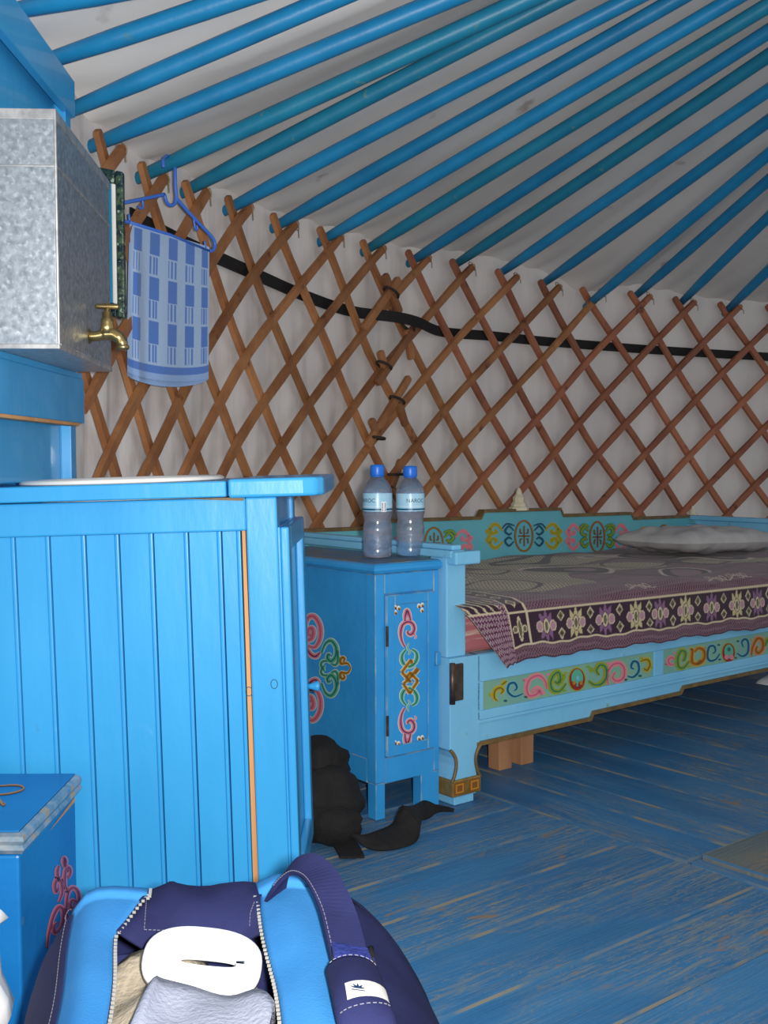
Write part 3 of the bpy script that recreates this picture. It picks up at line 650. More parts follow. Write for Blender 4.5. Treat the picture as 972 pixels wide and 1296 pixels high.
# ---- white plastic bag standing by the chest
def lump(c, r, n=(20, 12), amp=.12, f=3.0, flat=True, seed=0):
    g = []
    for j in range(n[1]+1):
        ph = math.pi*j/n[1]; row = []
        for i in range(n[0]+1):
            t = 2*math.pi*i/n[0]; d = np.array([math.sin(ph)*math.cos(t), math.sin(ph)*math.sin(t), -math.cos(ph)])
            k = 1+amp*(math.sin(f*d[0]*2+seed)*math.cos(f*d[1]*1.7+seed*2)+.6*math.sin(f*3*d[2]+2*t+seed))*math.sin(ph)
            q = np.asarray(c)+d*np.asarray(r)*k; q[2] = max(q[2], 0.001) if flat else q[2]; row.append(q)
        g.append(row)
    return g
wb = thing('carrier_bag', (-.55, 1.31, 0), 'crumpled white plastic bag standing in front of the painted chest', 'bag')
mb = MB(); mb.grid(lump((-.580, 1.33, .10), (.118, .09, .12), (28, 18), .07, 3.1, True, 1.0)); mb.build('bag_body', M_WHITE, wb, smooth=True)
mb = MB(); mb.grid(lump((-.555, 1.33, .215), (.085, .05, .032), (20, 10), .10, 2.1, False, .4)); mb.build('bag_top', M_WHITE, wb, smooth=True)
# ================================================================== BEDSIDE CABINET
U0, U1, V0, V1 = 1.452, 1.634, 1.857, 2.36
def pbox(name, u0, u1, v0, v1, z0, z1, m, par, bev=.003, seg=2):
    if m is M_CAB and bev: return MB().box(u0, u1, v0, v1, z0, z1, T=P).build(name, [m, M_CABW], par, bevel=min(bev, .002), seg=1, bmat=1)
    return MB().box(u0, u1, v0, v1, z0, z1, T=P).build(name, m, par, bevel=bev, seg=seg)
cb = thing('bedside_cabinet', P((U0+U1)/2, (V0+V1)/2, 0), 'narrow blue bedside cabinet with painted scroll door beside the bed', 'cabinet')
pbox('body', U0+.008, U1-.004, V0+.006, V1-.004, .078, .535, M_CAB, cb)
for a in ((U0, U0+.026, V0, V0+.03), (U1-.054, U1, V0, V0+.03), (U0, U0+.03, V1-.03, V1), (U1-.03, U1, V1-.03, V1)): pbox('leg', *a, 0, .08, M_CAB, cb)
pbox('stile', U0, U0+.026, V0, V0+.034, .08, .535, M_CAB, cb, .002); pbox('stile', U1-.016, U1, V0, V0+.03, .08, .535, M_CAB, cb, .002)
pbox('front_rail', U0+.026, U1-.016, V0, V0+.02, .490, .535, M_CAB, cb, .002); pbox('front_rail', U0+.026, U1-.016, V0, V0+.02, .076, .133, M_CAB, cb, .002)
pbox('side_rail', U0+.002, U0+.012, V0+.034, V1-.002, .075, .13, M_CAB, cb, .002)
cdoor = pbox('door', U0+.0275, U1-.0175, V0-.002, V0+.016, .135, .488, M_CAB, cb, .002)
for a in ((U0+.0275, U0+.050, .135, .488), (U1-.038, U1-.0175, .135, .488), (U0+.05, U1-.038, .466, .488), (U0+.05, U1-.038, .135, .158)):
    pbox('door_frame', a[0], a[1], V0-.006, V0-.002, a[2], a[3], M_CAB, cdoor, .0015)
for z in (.40, .205): MB().tube([P(U0+.027, V0-.007, z-.022), P(U0+.027, V0-.007, z+.022)], .0032, n=8).build('hinge', M_IRON, cb)
pbox('latch', U1-.017, U1-.002, V0-.010, V0, .320, .350, M_CAB, cb, .003)
top = MB(); prof = [(.0, .5355), (.006, .537), (.010, .5435), (.010, .549), (.006, .5545), (.0, .557)]
vs_ = []; fs_ = []
for o, z in prof: vs_ += [P(U0-o, V0-o, z), P(U1+.001, V0-o, z), P(U1+.001, V1, z), P(U0-o, V1, z)]
for k in range(len(prof)-1): fs_ += [(4*k+j, 4*k+(j+1) % 4, 4*k+4+(j+1) % 4, 4*k+4+j) for j in range(4)]
fs_ += [(3, 2, 1, 0)]; top.add(vs_, fs_); top.build('top_moulding', M_CAB, cb)
tag(pbox('top', U0+.001, U1+.001, V0+.001, V1, .5555, .558, M_CABTOP, cb, .001), 'cabinet top with the blue paint worn grey')
# painted scrolls on the door
mb = MB(); mp = plane_map('v', V0-.0022, 380, 760, 5.4, 1)
def both(fn):      # the door motif is mirrored about its middle
    fn(lambda pts: pts); fn(lambda pts: [(x, 2*525-y) for x, y in pts])
def door_motif(R):
    scroll(mb, R([(712, 140), (716, 100), (728, 68), (742, 100), (752, 138)]), 30, 'pink', mp, out='light', inn='purple', ow=10)
    scroll(mb, R([(712, 318), (690, 270), (684, 215), (698, 165), (735, 145), (768, 162), (776, 200), (755, 232), (732, 222), (735, 205)]), 30, 'pink', mp, out='light', inn='purple', ow=10)
    scroll(mb, R([(770, 225), (790, 245), (778, 262)]), 9, 'pink', mp, ow=6)
    scroll(mb, R([(742, 290), (730, 325), (748, 350), (735, 372)]), 9, 'green', mp, ow=6)
    scroll(mb, R([(720, 335), (694, 375), (698, 420), (728, 448), (765, 440), (794, 400), (790, 355), (760, 332)]), 29, 'green', mp, inn='dgreen', ow=10)
both(door_motif)
for pts in ([(752, 405), (690, 488), (745, 555), (752, 545)], [(752, 402), (760, 430)], [(796, 460), (752, 520), (700, 570), (745, 635), (760, 610)], [(805, 468), (780, 500)], [(745, 490), (800, 548), (765, 600)], [(748, 490), (720, 525)]):
    for q in range(len(pts)-1): scroll(mb, pts[q:q+2], 23, 'gold', mp, inn='brown', lv=3, ow=9, n=2, taper=None)
for (x, y), sg in (((655, 60), 1), (((825, 45)), -1), ((655, 985), 1), ((825, 950), -1)):
    for dx, dy in ((-6, 22), (16, -8), (-8, -14)):
        disc(mb, x+dx*sg, y+dy, 12, 17, mp, LF, 'white'); disc(mb, x+dx*sg+2, y+dy+5, 9, 11, mp, LF*2, 'ochre'); disc(mb, x+dx*sg+2, y+dy+9, 5, 5, mp, LF*3, 'black')
mb.build('painted_scroll', PL, cdoor)
# painted scrolls on the side: symmetric about the middle of the panel
mb = MB(); mps = plane_map('u', U0+.0075, 380, 760, 5.4, 1); ym = 462; zc = on_u(380+100/5.4, 760+ym/5.4, U0)[2]
VM = 2.145
def both_sides(fn):
    for fl in (0, 1):
        def mpp(x, y, lift, fl=fl):
            q = mps(x, y, lift)
            if fl: v = q@DV; q = q+DV*(2*(VM-v))
            return q
        fn(mpp)
def side_motif(m_):
    for sg in (1, -1):
        R = lambda pts: pts if sg == 1 else [(x, 2*ym-y) for x, y in pts]
        scroll(mb, R([(62, 212), (78, 190), (94, 215), (80, 250), (62, 250), (58, 215), (75, 160), (105, 125), (138, 165), (142, 240), (120, 300), (85, 315)]) if False else R([(80, 240), (58, 230), (62, 195), (85, 190), (92, 225), (78, 262), (46, 262), (30, 205), (50, 125), (95, 108), (135, 165), (140, 250), (112, 312), (80, 318), (45, 300)]), 36, 'pink', m_, out='light', inn='rose', ow=10)
        scroll(mb, R([(45, 318), (72, 365), (108, 382), (138, 355)]), 34, 'pink', m_, inn='purple', ow=10)
        scroll(mb, R([(215, 385), (190, 395), (182, 360), (205, 340), (228, 365), (225, 410), (195, 430), (168, 415)] if False else [(212, 375), (195, 368), (190, 392), (215, 415), (245, 380), (248, 320), (215, 275), (175, 295), (148, 360)]), 32, 'green', m_, inn='dgreen', ow=10)
        scroll(mb, R([(215, 432), (245, 440), (262, 405), (258, 340)]), 22, 'green', m_, inn='dgreen', ow=9)
        scroll(mb, R([(190, 415), (160, 415), (145, 440), (170, 482)]), 22, 'green', m_, inn='dgreen', ow=9)
        scroll(mb, R([(295, 420), (308, 400), (292, 388), (278, 405), (282, 432), (312, 428), (330, 432), (348, 462)]), 20, 'gold', m_, inn='brown', ow=8)
both_sides(side_motif)
mb.build('painted_scroll', PL, cb)

# ================================================================== WATER BOTTLES
def text_mesh(s, size):
    cu = bpy.data.curves.new('t', 'FONT'); cu.body = s; cu.size = size; cu.align_x = 'CENTER'; o = bpy.data.objects.new('t', cu); col.objects.link(o)
    dg = bpy.context.evaluated_depsgraph_get(); me = bpy.data.meshes.new_from_object(o.evaluated_get(dg)); bpy.data.objects.remove(o)
    v = [tuple(p.co) for p in me.vertices]; f = [tuple(p.vertices) for p in me.polygons]; bpy.data.meshes.remove(me); return v, f
def bottle(c, k, face, label, left):
    b = thing('water_bottle', c, label, 'bottle', 'water bottles on the bedside cabinet')
    H = .2115*k
    prof = [(0, .004), (.020, .0), (.029, .003), (.0325, .010), (.0330, .016), (.0312, .021), (.0330, .026), (.0312, .031), (.0330, .036), (.0312, .041), (.0330, .047), (.0314, .053), (.0332, .059), (.0330, .066), (.0315, .074), (.0296, .084), (.0310, .093), (.0335, .102), (.0335, .148), (.0325, .154), (.0290, .164), (.0200, .177), (.0145, .183), (.0125, .186), (.0125, .200), (0, .2005)]
    MB().lathe([(r*k, z*k) for r, z in prof], 40, org=c).build('bottle_body', M_PET, b, smooth=True)
    MB().lathe([(.0160*k, .1865*k), (.0164*k, .188*k), (.0164*k, .205*k), (.0150*k, .2105*k), (0, .2115*k)], 32, org=c).build('cap', M_CAP, b, smooth=True)
    MB().lathe([(.0150*k, .1835*k), (.0152*k, .1860*k)], 32, org=c).build('cap_ring', M_CAP, b, smooth=True)
    lb = MB().lathe([(.03365*k, .106*k), (.0338*k, .108*k), (.0338*k, .146*k), (.0336*k, .147*k)], 40, org=c); lb.f = lb.f[:-2]; lb.m = lb.m[:-2]
    lb = lb.build('label_wrap', M_LABEL, b, smooth=True)
    def wrap(a, z, r=.0341):    # a = arc length to the right of the facing direction
        g = face+a/(.034*k); return np.array([c[0]+r*k*math.cos(g), c[1]+r*k*math.sin(g), c[2]+z*k])
    def patch(a0, a1, z0, z1, m, nm, r=.0341, n=10): return MB().grid([[wrap(a0+(a1-a0)*i/n, z, r) for i in range(n+1)] for z in (z0, z1)]).build(nm, m, lb)
    patch(-.105, .105, .1085, .1125, M_LABELB, 'label_band', n=40); patch(-.105, .105, .1170, .1178, M_WHITE, 'label_line', n=40)
    v, f = text_mesh('NAROC', .0125); x0 = -.027 if left else .013
    MB().add([wrap(x0+p[0], .1265+p[1], .0342) for p in v], f).build('label_print', M_INK, lb)
    if left:
        patch(.0085, .021, .105, .128, M_WHITE, 'barcode', .0344); mb = MB()
        for q in range(12):
            z = .1068+q*.0016; mb.grid([[wrap(.0098, z, .0347), wrap(.0195, z, .0347)], [wrap(.0098, z+(.0007 if q % 2 else .0011), .0347), wrap(.0195, z+(.0007 if q % 2 else .0011), .0347)]])
        mb.build('barcode_bars', M_INK, lb)
    return b
for px, k, left, lab in ((478, 1.0, True, 'clear water bottle with blue cap whose label shows a barcode'), (519.5, .985, False, 'clear water bottle with blue cap whose label shows the printed name')):
    c = at_z(px, 705.5 if left else 703.5, .5584); bottle(c, k, math.atan2(-c[1], -c[0]), lab, left)

# ================================================================== BED
bd = thing('wooden_bed', P(2.6, 2.2, 0), 'light blue wooden bed with painted scroll panels and turquoise back board', 'bed')
BF, BB, UE = 1.825, 2.60, 3.62
def leg_front(uc, m):      # shaped front leg with gilt edging and band
    lg = MB(); z = [.018, .055, .070, .090, .108, .122, .130, .336]; hw = [.034, .038, .034, .029, .030, .037, .046, .046]
    n = len(z); vs = []
    for a, h in zip(z, hw): vs += [P(uc-h, BF, a), P(uc+h, BF, a), P(uc+h, BF+.075, a), P(uc-h, BF+.075, a)]
    lg.add(vs, [(4*k+j, 4*k+(j+1) % 4, 4*k+4+(j+1) % 4, 4*k+4+j) for k in range(n-1) for j in range(4)]+[(3, 2, 1, 0), tuple(range(4*n-4, 4*n))])
    o = lg.build('leg', M_BED, bd, bevel=.002)
    pbox('foot', uc-.03, uc+.03, BF+.004, BF+.066, 0, .020, M_BED, o, .002)
    pbox('gilt_band', uc-.044, uc+.044, BF-.006, BF+.08, .022, .060, M_GILT, o, .003)
    for s_ in (-1, 1):
        MB().tube(catmull([P(uc+s_*h*1.0, BF-.003, a) for a, h in ((.056, .044), (.070, .036), (.090, .0305), (.108, .0315), (.122, .039), (.130, .047))], 4), .004, n=6).build('gilt_edge', M_EDGE, o, smooth=True)
    mb = MB()
    for cu in (uc-.023, uc+.023):
        for r, ck in ((.0165, 'brown'), (.0125, 'ochre'), (.008, 'brown')):
            mb.add([P(cu+a*r, BF-.0064-(.0004 if r < .016 else 0)-(.0004 if r < .01 else 0), .041+b*r*.85) for a, b in ((-1, -1), (1, -1), (1, 1), (-1, 1))], [(0, 1, 2, 3)], PI[ck])
    mb.build('painted_key', PL, o)
    return o
leg_front(1.684, M_BED); leg_front(UE-.05, M_BED)
for u in (1.672, UE-.04): pbox('leg', u-.03, u+.03, BB-.06, BB, 0, .53, M_BED, bd)
for u in (1.668, UE-.03): pbox('post', u-.029, u+.029, BF+.012, BF+.070, .336, .560, M_BED, bd)
# front rail with stepped lower edge
us = [(1.72, .126), (2.113, .126), (2.121, .140), (2.478, .142), (2.490, .156), (2.93, .156), (2.94, .142), (3.25, .140), (3.26, .126), (UE-.09, .126)]
MB().prism(us+[(UE-.09, .336), (1.72, .336)], (BF+.006, BF+.034), T=lambda a, b, c: P(a, c, b)).build('front_rail', M_BED, bd, bevel=.002)
rail = [o for o in bd.children if o.name.startswith('front_rail')][0]
MB().strip([P(a, BF+.003, b+.004) for a, b in us], np.array([0, 0, .009]), .010, -DV).build('gilt_edge', M_EDGE, bd)
pbox('moulding', 1.722, UE-.09, BF-.001, BF+.006, .176, .184, M_BED, bd, .002)
pans = [(1.741, 2.362), (2.401, 3.02), (3.06, 3.50)]
pbox('panel_frame', 1.722, UE-.09, BF, BF+.006, .272, .335, M_BED, bd, .002); pbox('panel_frame', 1.722, UE-.09, BF, BF+.006, .184, .2055, M_BED, bd, .002)
ed = [1.722]+[q for p in pans for q in p]+[UE-.09]
for k in range(0, len(ed), 2): pbox('panel_frame', ed[k], ed[k+1], BF, BF+.006, .2055, .272, M_BED, bd, .0015)
PV = BF+.0045
pnl = [pbox('panel', a+.0005, b-.0005, PV, PV+.004, .206, .2715, M_BEDPANEL, bd, 0) for a, b in pans]
def front_motif(mb, mp, colr, sc):
    W = sc*1.7
    def s_(pts, w, c, out, inn): scroll(mb, pts, w*W, c, mp, out=out, inn=inn, ow=5*W)
    return s_
mb = MB(); mp = plane_map('v', PV, 600, 800, 4.05, 1); s1 = front_motif(mb, mp, None, 1)
s1([(118, 352), (102, 335), (105, 300), (130, 285), (148, 298), (135, 315)], 11, 'olive', 'yellow', 'brown'); s1([(140, 270), (165, 250)], 11, 'olive', 'yellow', 'brown'); disc(mb, 80, 320, 8, 9, mp, LF, 'olive')
s1([(248, 315), (205, 330), (172, 305), (178, 268), (205, 260), (218, 285), (205, 300)], 7, 'dteal', 'paleblue', None)
s1([(345, 322), (330, 300), (318, 318), (280, 325), (268, 285), (285, 240), (330, 222), (362, 250), (370, 290)], 12, 'pink', 'salmon', 'rose'); s1([(295, 310), (325, 285), (360, 318)], 9, 'pink', 'salmon', None); s1([(262, 250), (262, 235)], 8, 'pink', None, None)
s1([(470, 262), (440, 300), (405, 300), (390, 265), (402, 225), (430, 205), (440, 235), (425, 262), (412, 250)], 13, 'lime', 'olive', 'dgreen'); s1([(430, 275), (455, 240), (462, 215)], 9, 'lime', 'olive', None)
disc(mb, 526, 242, 46, 62, mp, LF, 'olive', 24); disc(mb, 526, 242, 40, 56, mp, LF*2, 'red', 24); disc(mb, 526, 234, 30, 44, mp, LF*3, 'green', 20)
for dx in (-18, 18): disc(mb, 526+dx, 268, 14, 17, mp, LF*4, 'red'); disc(mb, 526+dx, 260, 8, 10, mp, LF*5, 'ochre')
s1([(518, 222), (527, 205), (538, 218), (530, 234)], 8, 'dteal', None, None); disc(mb, 526, 235, 9, 12, mp, LF*5, 'paleblue')
s1([(585, 250), (615, 270), (650, 265), (675, 230), (672, 180), (645, 168), (625, 195), (640, 220)], 13, 'lime', 'olive', 'dgreen'); s1([(590, 185), (610, 200)], 10, 'lime', 'olive', None)
s1([(685, 270), (682, 215), (705, 170), (745, 160), (768, 190), (762, 235), (730, 250), (708, 232), (722, 205)], 12, 'pink', 'salmon', 'rose')
s1([(785, 225), (815, 230), (842, 200), (838, 158), (815, 150), (803, 178), (818, 190)], 7, 'dteal', 'paleblue', None)
s1([(850, 150), (885, 140), (900, 165), (885, 195), (868, 185)], 11, 'olive', 'yellow', 'brown'); s1([(855, 135), (862, 128)], 9, 'olive', 'yellow', None)
for x, y, c in ((160, 352, 'dteal'), (265, 332, 'dteal'), (258, 246, 'rose'), (378, 218, 'pink'), (462, 300, 'lime'), (584, 178, 'lime'), (686, 160, 'pink'), (776, 244, 'dteal'), (850, 224, 'dteal'), (914, 182, 'olive'), (470, 210, 'olive')): disc(mb, x, y, 10, 6, mp, LF, c)
mb.build('painted_scroll', PL, pnl[0])
mb = MB(); mp = plane_map('v', PV, 840, 800, 7.364, 1); s1 = front_motif(mb, mp, None, 1.7)
s1([(95, 300), (55, 300), (40, 260), (70, 235), (95, 250)], 10, 'pink', 'salmon', 'rose'); s1([(110, 190), (90, 200)], 7, 'pink', None, None)
s1([(235, 270), (185, 330), (135, 320), (128, 240), (160, 175), (200, 190), (190, 255), (170, 265)], 12, 'lime', 'olive', 'dgreen')
s1([(245, 165), (265, 165), (262, 280), (330, 290), (375, 240), (370, 170), (320, 150), (285, 185)], 13, 'ochre', 'yellow', 'brown'); s1([(320, 260), (340, 280), (300, 300)], 9, 'ochre', 'yellow', None)
s1([(520, 200), (480, 255), (425, 265), (405, 220), (420, 140), (465, 130), (480, 175), (455, 200)], 7, 'dteal', 'paleblue', None)
disc(mb, 602, 192, 66, 96, mp, LF, 'olive', 24); disc(mb, 602, 192, 58, 88, mp, LF*2, 'red', 24); disc(mb, 602, 180, 42, 66, mp, LF*3, 'green', 20)
for dx in (-24, 24): disc(mb, 602+dx, 232, 20, 24, mp, LF*4, 'pink')
disc(mb, 602, 160, 16, 20, mp, LF*4, 'dgreen')
s1([(680, 195), (730, 225), (780, 190), (785, 100), (760, 65), (725, 90), (740, 140)], 7, 'dteal', 'paleblue', None)
s1([(815, 215), (825, 140), (870, 60), (915, 75), (920, 150), (880, 195), (855, 170), (870, 130)], 13, 'ochre', 'salmon', 'brown')
s1([(945, 130), (960, 80), (1000, 50), (1040, 80), (1030, 140)], 12, 'lime', 'olive', 'dgreen')
for x, y, c in ((20, 300, 'rose'), (235, 320, 'olive'), (380, 150, 'ochre'), (512, 120, 'dteal'), (520, 255, 'dteal'), (670, 240, 'dteal'), (690, 85, 'dteal'), (810, 70, 'olive'), (820, 230, 'ochre')): disc(mb, x, y, 14, 9, mp, LF, c)
mb.build('painted_scroll', PL, pnl[1])
# hinge plate on the near corner
pbox('hinge_plate', 1.643, 1.674, BF-.007, BF-.0005, .240, .324, M_IRON, bd, .003)
MB().tube([P(1.637, BF-.009, .236), P(1.637, BF-.009, .328)], .0068, n=10).build('hinge_pin', M_IRON, bd, smooth=True)
# foot end: panel, top rail with stepped cap
pbox('foot_panel', 1.648, 1.668, BF+.07, BB-.05, .16, .552, M_BED, bd); pbox('foot_rail', 1.638, 1.682, BF-.004, BB, .560, .578, M_BED, bd, .004); pbox('foot_rail', 1.646, 1.674, BF+.0, BB, .578, .590, M_BED, bd, .004)
pbox('rail_cap', 1.640, 1.716, BF-.018, BF+.030, .546, .576, M_BED, bd, .004)
pbox('head_panel', UE-.04, UE-.02, BF+.07, BB-.02, .16, .545, M_BED, bd); pbox('head_rail', UE-.05, UE-.008, BF-.004, BB, .545, .562, M_BED, bd, .004); pbox('head_moulding', UE-.046, UE-.038, BF+.07, BB-.02, .470, .482, M_BED, bd, .002)
# stepped back board with brown top edge
def tilt(u, z): return z-.012*(u-2.65)
prof = [(1.645, .566), (2.075, .566), (2.09, .586), (2.468, .586), (2.482, .608), (2.845, .608), (2.858, .585), (3.222, .585), (3.236, .566), (UE, .566)]
prof = [(a, tilt(a, b)) for a, b in prof]
bb = MB().prism(prof+[(UE, .15), (1.645, .15)], (BB, BB+.022), T=lambda a, b, c: P(a, c, b)).build('back_board', M_TEAL, bd)
MB().strip([P(a, BB+.010, b+.003) for a, b in prof], np.array([0, 0, .010]), .030, -DV).build('gilt_edge', M_EDGE, bd)
mb = MB(); mp = plane_map('v', BB-.0005, 600, 650, 3.24, 1)
def back_motif(x, w, c1, c2, cy_):
    mb = MB()
    def X(q): return x+q*w
    for sg in (1, -1):
        def R(pts): return [(X(a*sg), cy_+b) for a, b in pts]
        scroll(mb, R([(42, -22), (62, -40), (78, -20), (62, -6), (50, -14)]), 10, c1[0], mp, out=c1[1], ow=5); scroll(mb, R([(42, 22), (62, 40), (78, 20), (62, 6), (50, 14)]), 10, c1[0], mp, out=c1[1], ow=5)
        scroll(mb, R([(38, -42), (70, -50), (90, -30)]), 8, c1[0], mp, out=c1[1], ow=4)
        scroll(mb, R([(88, -22), (104, -42), (122, -48), (138, -30), (130, -12), (112, -16), (118, -28)]), 11, c2[0], mp, out=c2[1], ow=5); scroll(mb, R([(88, 22), (104, 42), (122, 48), (138, 30), (130, 12), (112, 16), (118, 28)]), 11, c2[0], mp, out=c2[1], ow=5)
        scroll(mb, R([(136, -30), (152, -20), (140, -4), (152, 18), (136, 30)]), 10, c2[0], mp, out=c2[1], ow=4)
    stroke(mb, [(X(36*math.cos(g)), cy_+62*math.sin(g)) for g in np.linspace(0, 2*math.pi, 17)[:-1]], 8, mp, LF, 'brown', 4, True)
    stroke(mb, [(X(36*math.cos(g)), cy_+62*math.sin(g)) for g in np.linspace(0, 2*math.pi, 17)[:-1]], 2.5, mp, LF*2, 'ochre', 4, True)
    for pts in ([(0, -42), (0, 42)], [(-24, 0), (24, 0)], [(-16, -30), (-16, -12), (-8, -12)], [(16, -30), (16, -12), (8, -12)], [(-16, 30), (-16, 12), (-8, 12)], [(16, 30), (16, 12), (8, 12)]):
        for q in range(len(pts)-1): stroke(mb, [(X(a), cy_+b) for a, b in pts[q:q+2]], 6, mp, LF*3, 'brown', 1)
    mb.build('painted_medallion', PL, bb)
back_motif(204, 1.0, ('dteal', 'paleblue'), ('olive', 'yellow'), 92)
back_motif(505, .83, ('lime', 'dgreen'), ('pink', 'salmon'), 96)
back_motif(778, .72, ('lime', 'dgreen'), ('ochre', 'yellow'), 110)
back_motif(-165, 1.02, ('lime', 'dgreen'), ('pink', 'salmon'), 120)
for u, k, z in ((2.652, 1.0, .612), (UE-.012, .62, .566)):
    fi = MB(); c = P(u, BB+.010, tilt(u, z)-.002)
    fi.lathe([(.034*k, 0), (.034*k, .010*k), (.026*k, .014*k), (.028*k, .020*k), (.020*k, .030*k), (.021*k, .044*k), (.012*k, .054*k), (.009*k, .066*k), (.0, .080*k)], 8, org=c); fi.build('finial', M_CREAM, bd, bevel=.001, seg=1)
pbox('bed_base', 1.70, UE-.06, BF+.036, BB-.002, .300, .330, M_BED, bd, .002)
for a, b in ((1.925, 1.978), (2.003, 2.056)): 
    MB().hexa([P(a+.004, 1.965, 0), P(b-.004, 1.965, 0), P(b-.004, 2.005, 0), P(a+.004, 2.005, 0), P(a, 1.965, .30), P(b, 1.965, .30), P(b, 2.005, .30), P(a, 2.005, .30)]).build('support_leg', mat('bare timber leg', S(176, 128, 92), S(150, 106, 74), scale=16, stretch=(1, 1, .15), rough=.8), bd, bevel=.002)

# ---- mattress
M_MATT = mat('pink striped ticking', S(176, 104, 110), S(206, 178, 158), scale=30, stretch=(.2, .2, 3), lo=.45, hi=.55, rough=.9)
mt_ = MB().box(1.70, UE-.07, BF+.040, BB-.005, .3305, .438, T=P).build('mattress', M_MATT, None, bevel=.018, seg=4, smooth=True)
tag(mt_, 'thin pink striped mattress lying on the blue bed', 'mattress')

# ---- woven bedspread
pf = [(1.806, .311), (1.8075, .345), (1.811, .425), (1.821, .443), (1.852, .4525), (2.0, .4545), (2.3, .4555), (2.590, .458)]
ln = np.concatenate([[0], np.cumsum([math.hypot(pf[k+1][0]-pf[k][0], pf[k+1][1]-pf[k][1]) for k in range(len(pf)-1)])])
L1, L2 = ln[1], ln[2]
ss = np.arange(1.655, UE-.075, .0026); tt = np.concatenate([np.arange(0, .19, .0024), np.arange(.19, ln[-1], .0055)])
SS, TTm = np.meshgrid(ss, tt)
VV = np.interp(TTm, ln, [p[0] for p in pf]); ZZ = np.interp(TTm, ln, [p[1] for p in pf])
wl = np.clip((2.15-SS)/.45, 0, 1)
drop = np.clip(.455-ZZ, 0, .2)
UU = SS+drop*(.70*np.clip((1.80-SS)/.145, 0, 1)+.24*wl)
ZZ = ZZ-.020*np.clip(SS-1.85, 0, 1.2)*np.clip(drop/.05, 0, 1)-.012*np.clip((1.76-SS)/.1, 0, 1)*np.clip(1-TTm/.1, 0, 1)
ZZ = ZZ+np.where(drop < .02, .0035*np.sin(SS*9+VV*6)+.0025*np.sin(SS*23+VV*14), 0)+np.where(drop > .1, .003*np.sin(SS*31)+.0015*np.sin(SS*90), 0)
VV = VV+np.where(drop > .02, .004*np.sin(SS*13)*drop/.15-.010*np.clip((1.80-SS)/.145, 0, 1)*drop/.15, 0)
A = lambda *c: np.array(c, float)
cols = np.zeros(SS.shape+(3,)); cols[:] = (70, 40, 56)
def paint_m(mask, c): cols[mask] = c
def diam(cell): return (np.abs(((SS/cell) % 1)-.5)+np.abs(((TTm/cell) % 1)-.5))
d0 = diam(.0105); paint_m((d0 > .30) & (d0 < .62), (122, 92, 104)); paint_m(d0 <= .16, (96, 70, 80))
topm = (TTm > L2+.002) & (SS > 1.86)
f1 = np.sin(SS*8.5+1.6*np.sin(TTm*9+SS*3))+np.sin(TTm*13+2.2*np.sin(SS*6.2))+.5*np.sin(SS*21-TTm*17)
f2 = np.sin(SS*5.2-TTm*8+1.2*np.sin(SS*11))+np.sin(TTm*21+SS*4)
beige = topm & (f2+1.6*np.exp(-((SS-2.0)/.5)**2)*np.clip((TTm-.30)/.1, -1, 1) > .35) & (TTm > .24)
chk = (np.sin(SS*2*math.pi/.012)*np.sin(TTm*2*math.pi/.016) > 0)
paint_m(beige & chk, (184, 172, 142)); paint_m(beige & ~chk, (92, 82, 70))
lf = topm & (TTm > .22)
paint_m(lf & (f1 > .75), (30, 18, 30)); paint_m(lf & (np.abs(f1-.75) < .14), (196, 172, 164)); paint_m(lf & (f1 > 1.35), (128, 98, 108)); paint_m(lf & (np.abs(f1-1.35) < .12), (40, 28, 40)); paint_m(lf & (np.abs(f1+.9) < .12), (46, 34, 46))
# sprigs just behind the border
for u0 in (2.28, 2.62, 2.72):
    for k in range(4):
        cu = u0+k*.022; r = np.hypot(SS-cu, (TTm-(L2+.045+.010*math.sin(k*2)))*.8); paint_m((np.abs(r-.0085) < .0022), (168, 150, 136))
    paint_m((np.abs(TTm-(L2+.035+.008*np.sin((SS-u0)*60))) < .0022) & (SS > u0-.02) & (SS < u0+.09), (168, 150, 136))
DK, CRM, PUR, GRN, PNK = (50, 26, 44), (196, 180, 150), (126, 88, 124), (96, 92, 66), (168, 128, 142)
bord = (TTm > L1) & (TTm < L2) & (SS > 1.80); vert = (SS > 1.80) & (SS < 1.86) & (TTm > L2)
paint_m(bord | vert, DK)
Lc = (L1+L2)/2
fx = [691, 729, 766, 804, 835, 868, 901, 932, 958]; fy = [791, 787, 780, 782, 775, 772, 770, 766, 762]
fu = [float(on_v(a, b, 1.81)@DU) for a, b in zip(fx, fy)]; st = (fu[-1]-fu[0])/8
fu += [fu[-1]+st*(k+1) for k in range(8)]
fu = [u-.02*max(0, (2.1-u)/.45)-.0 for u in fu]
def ell(cu, ct, a, b): return ((SS-cu)/a)**2+((TTm-ct)/b)**2
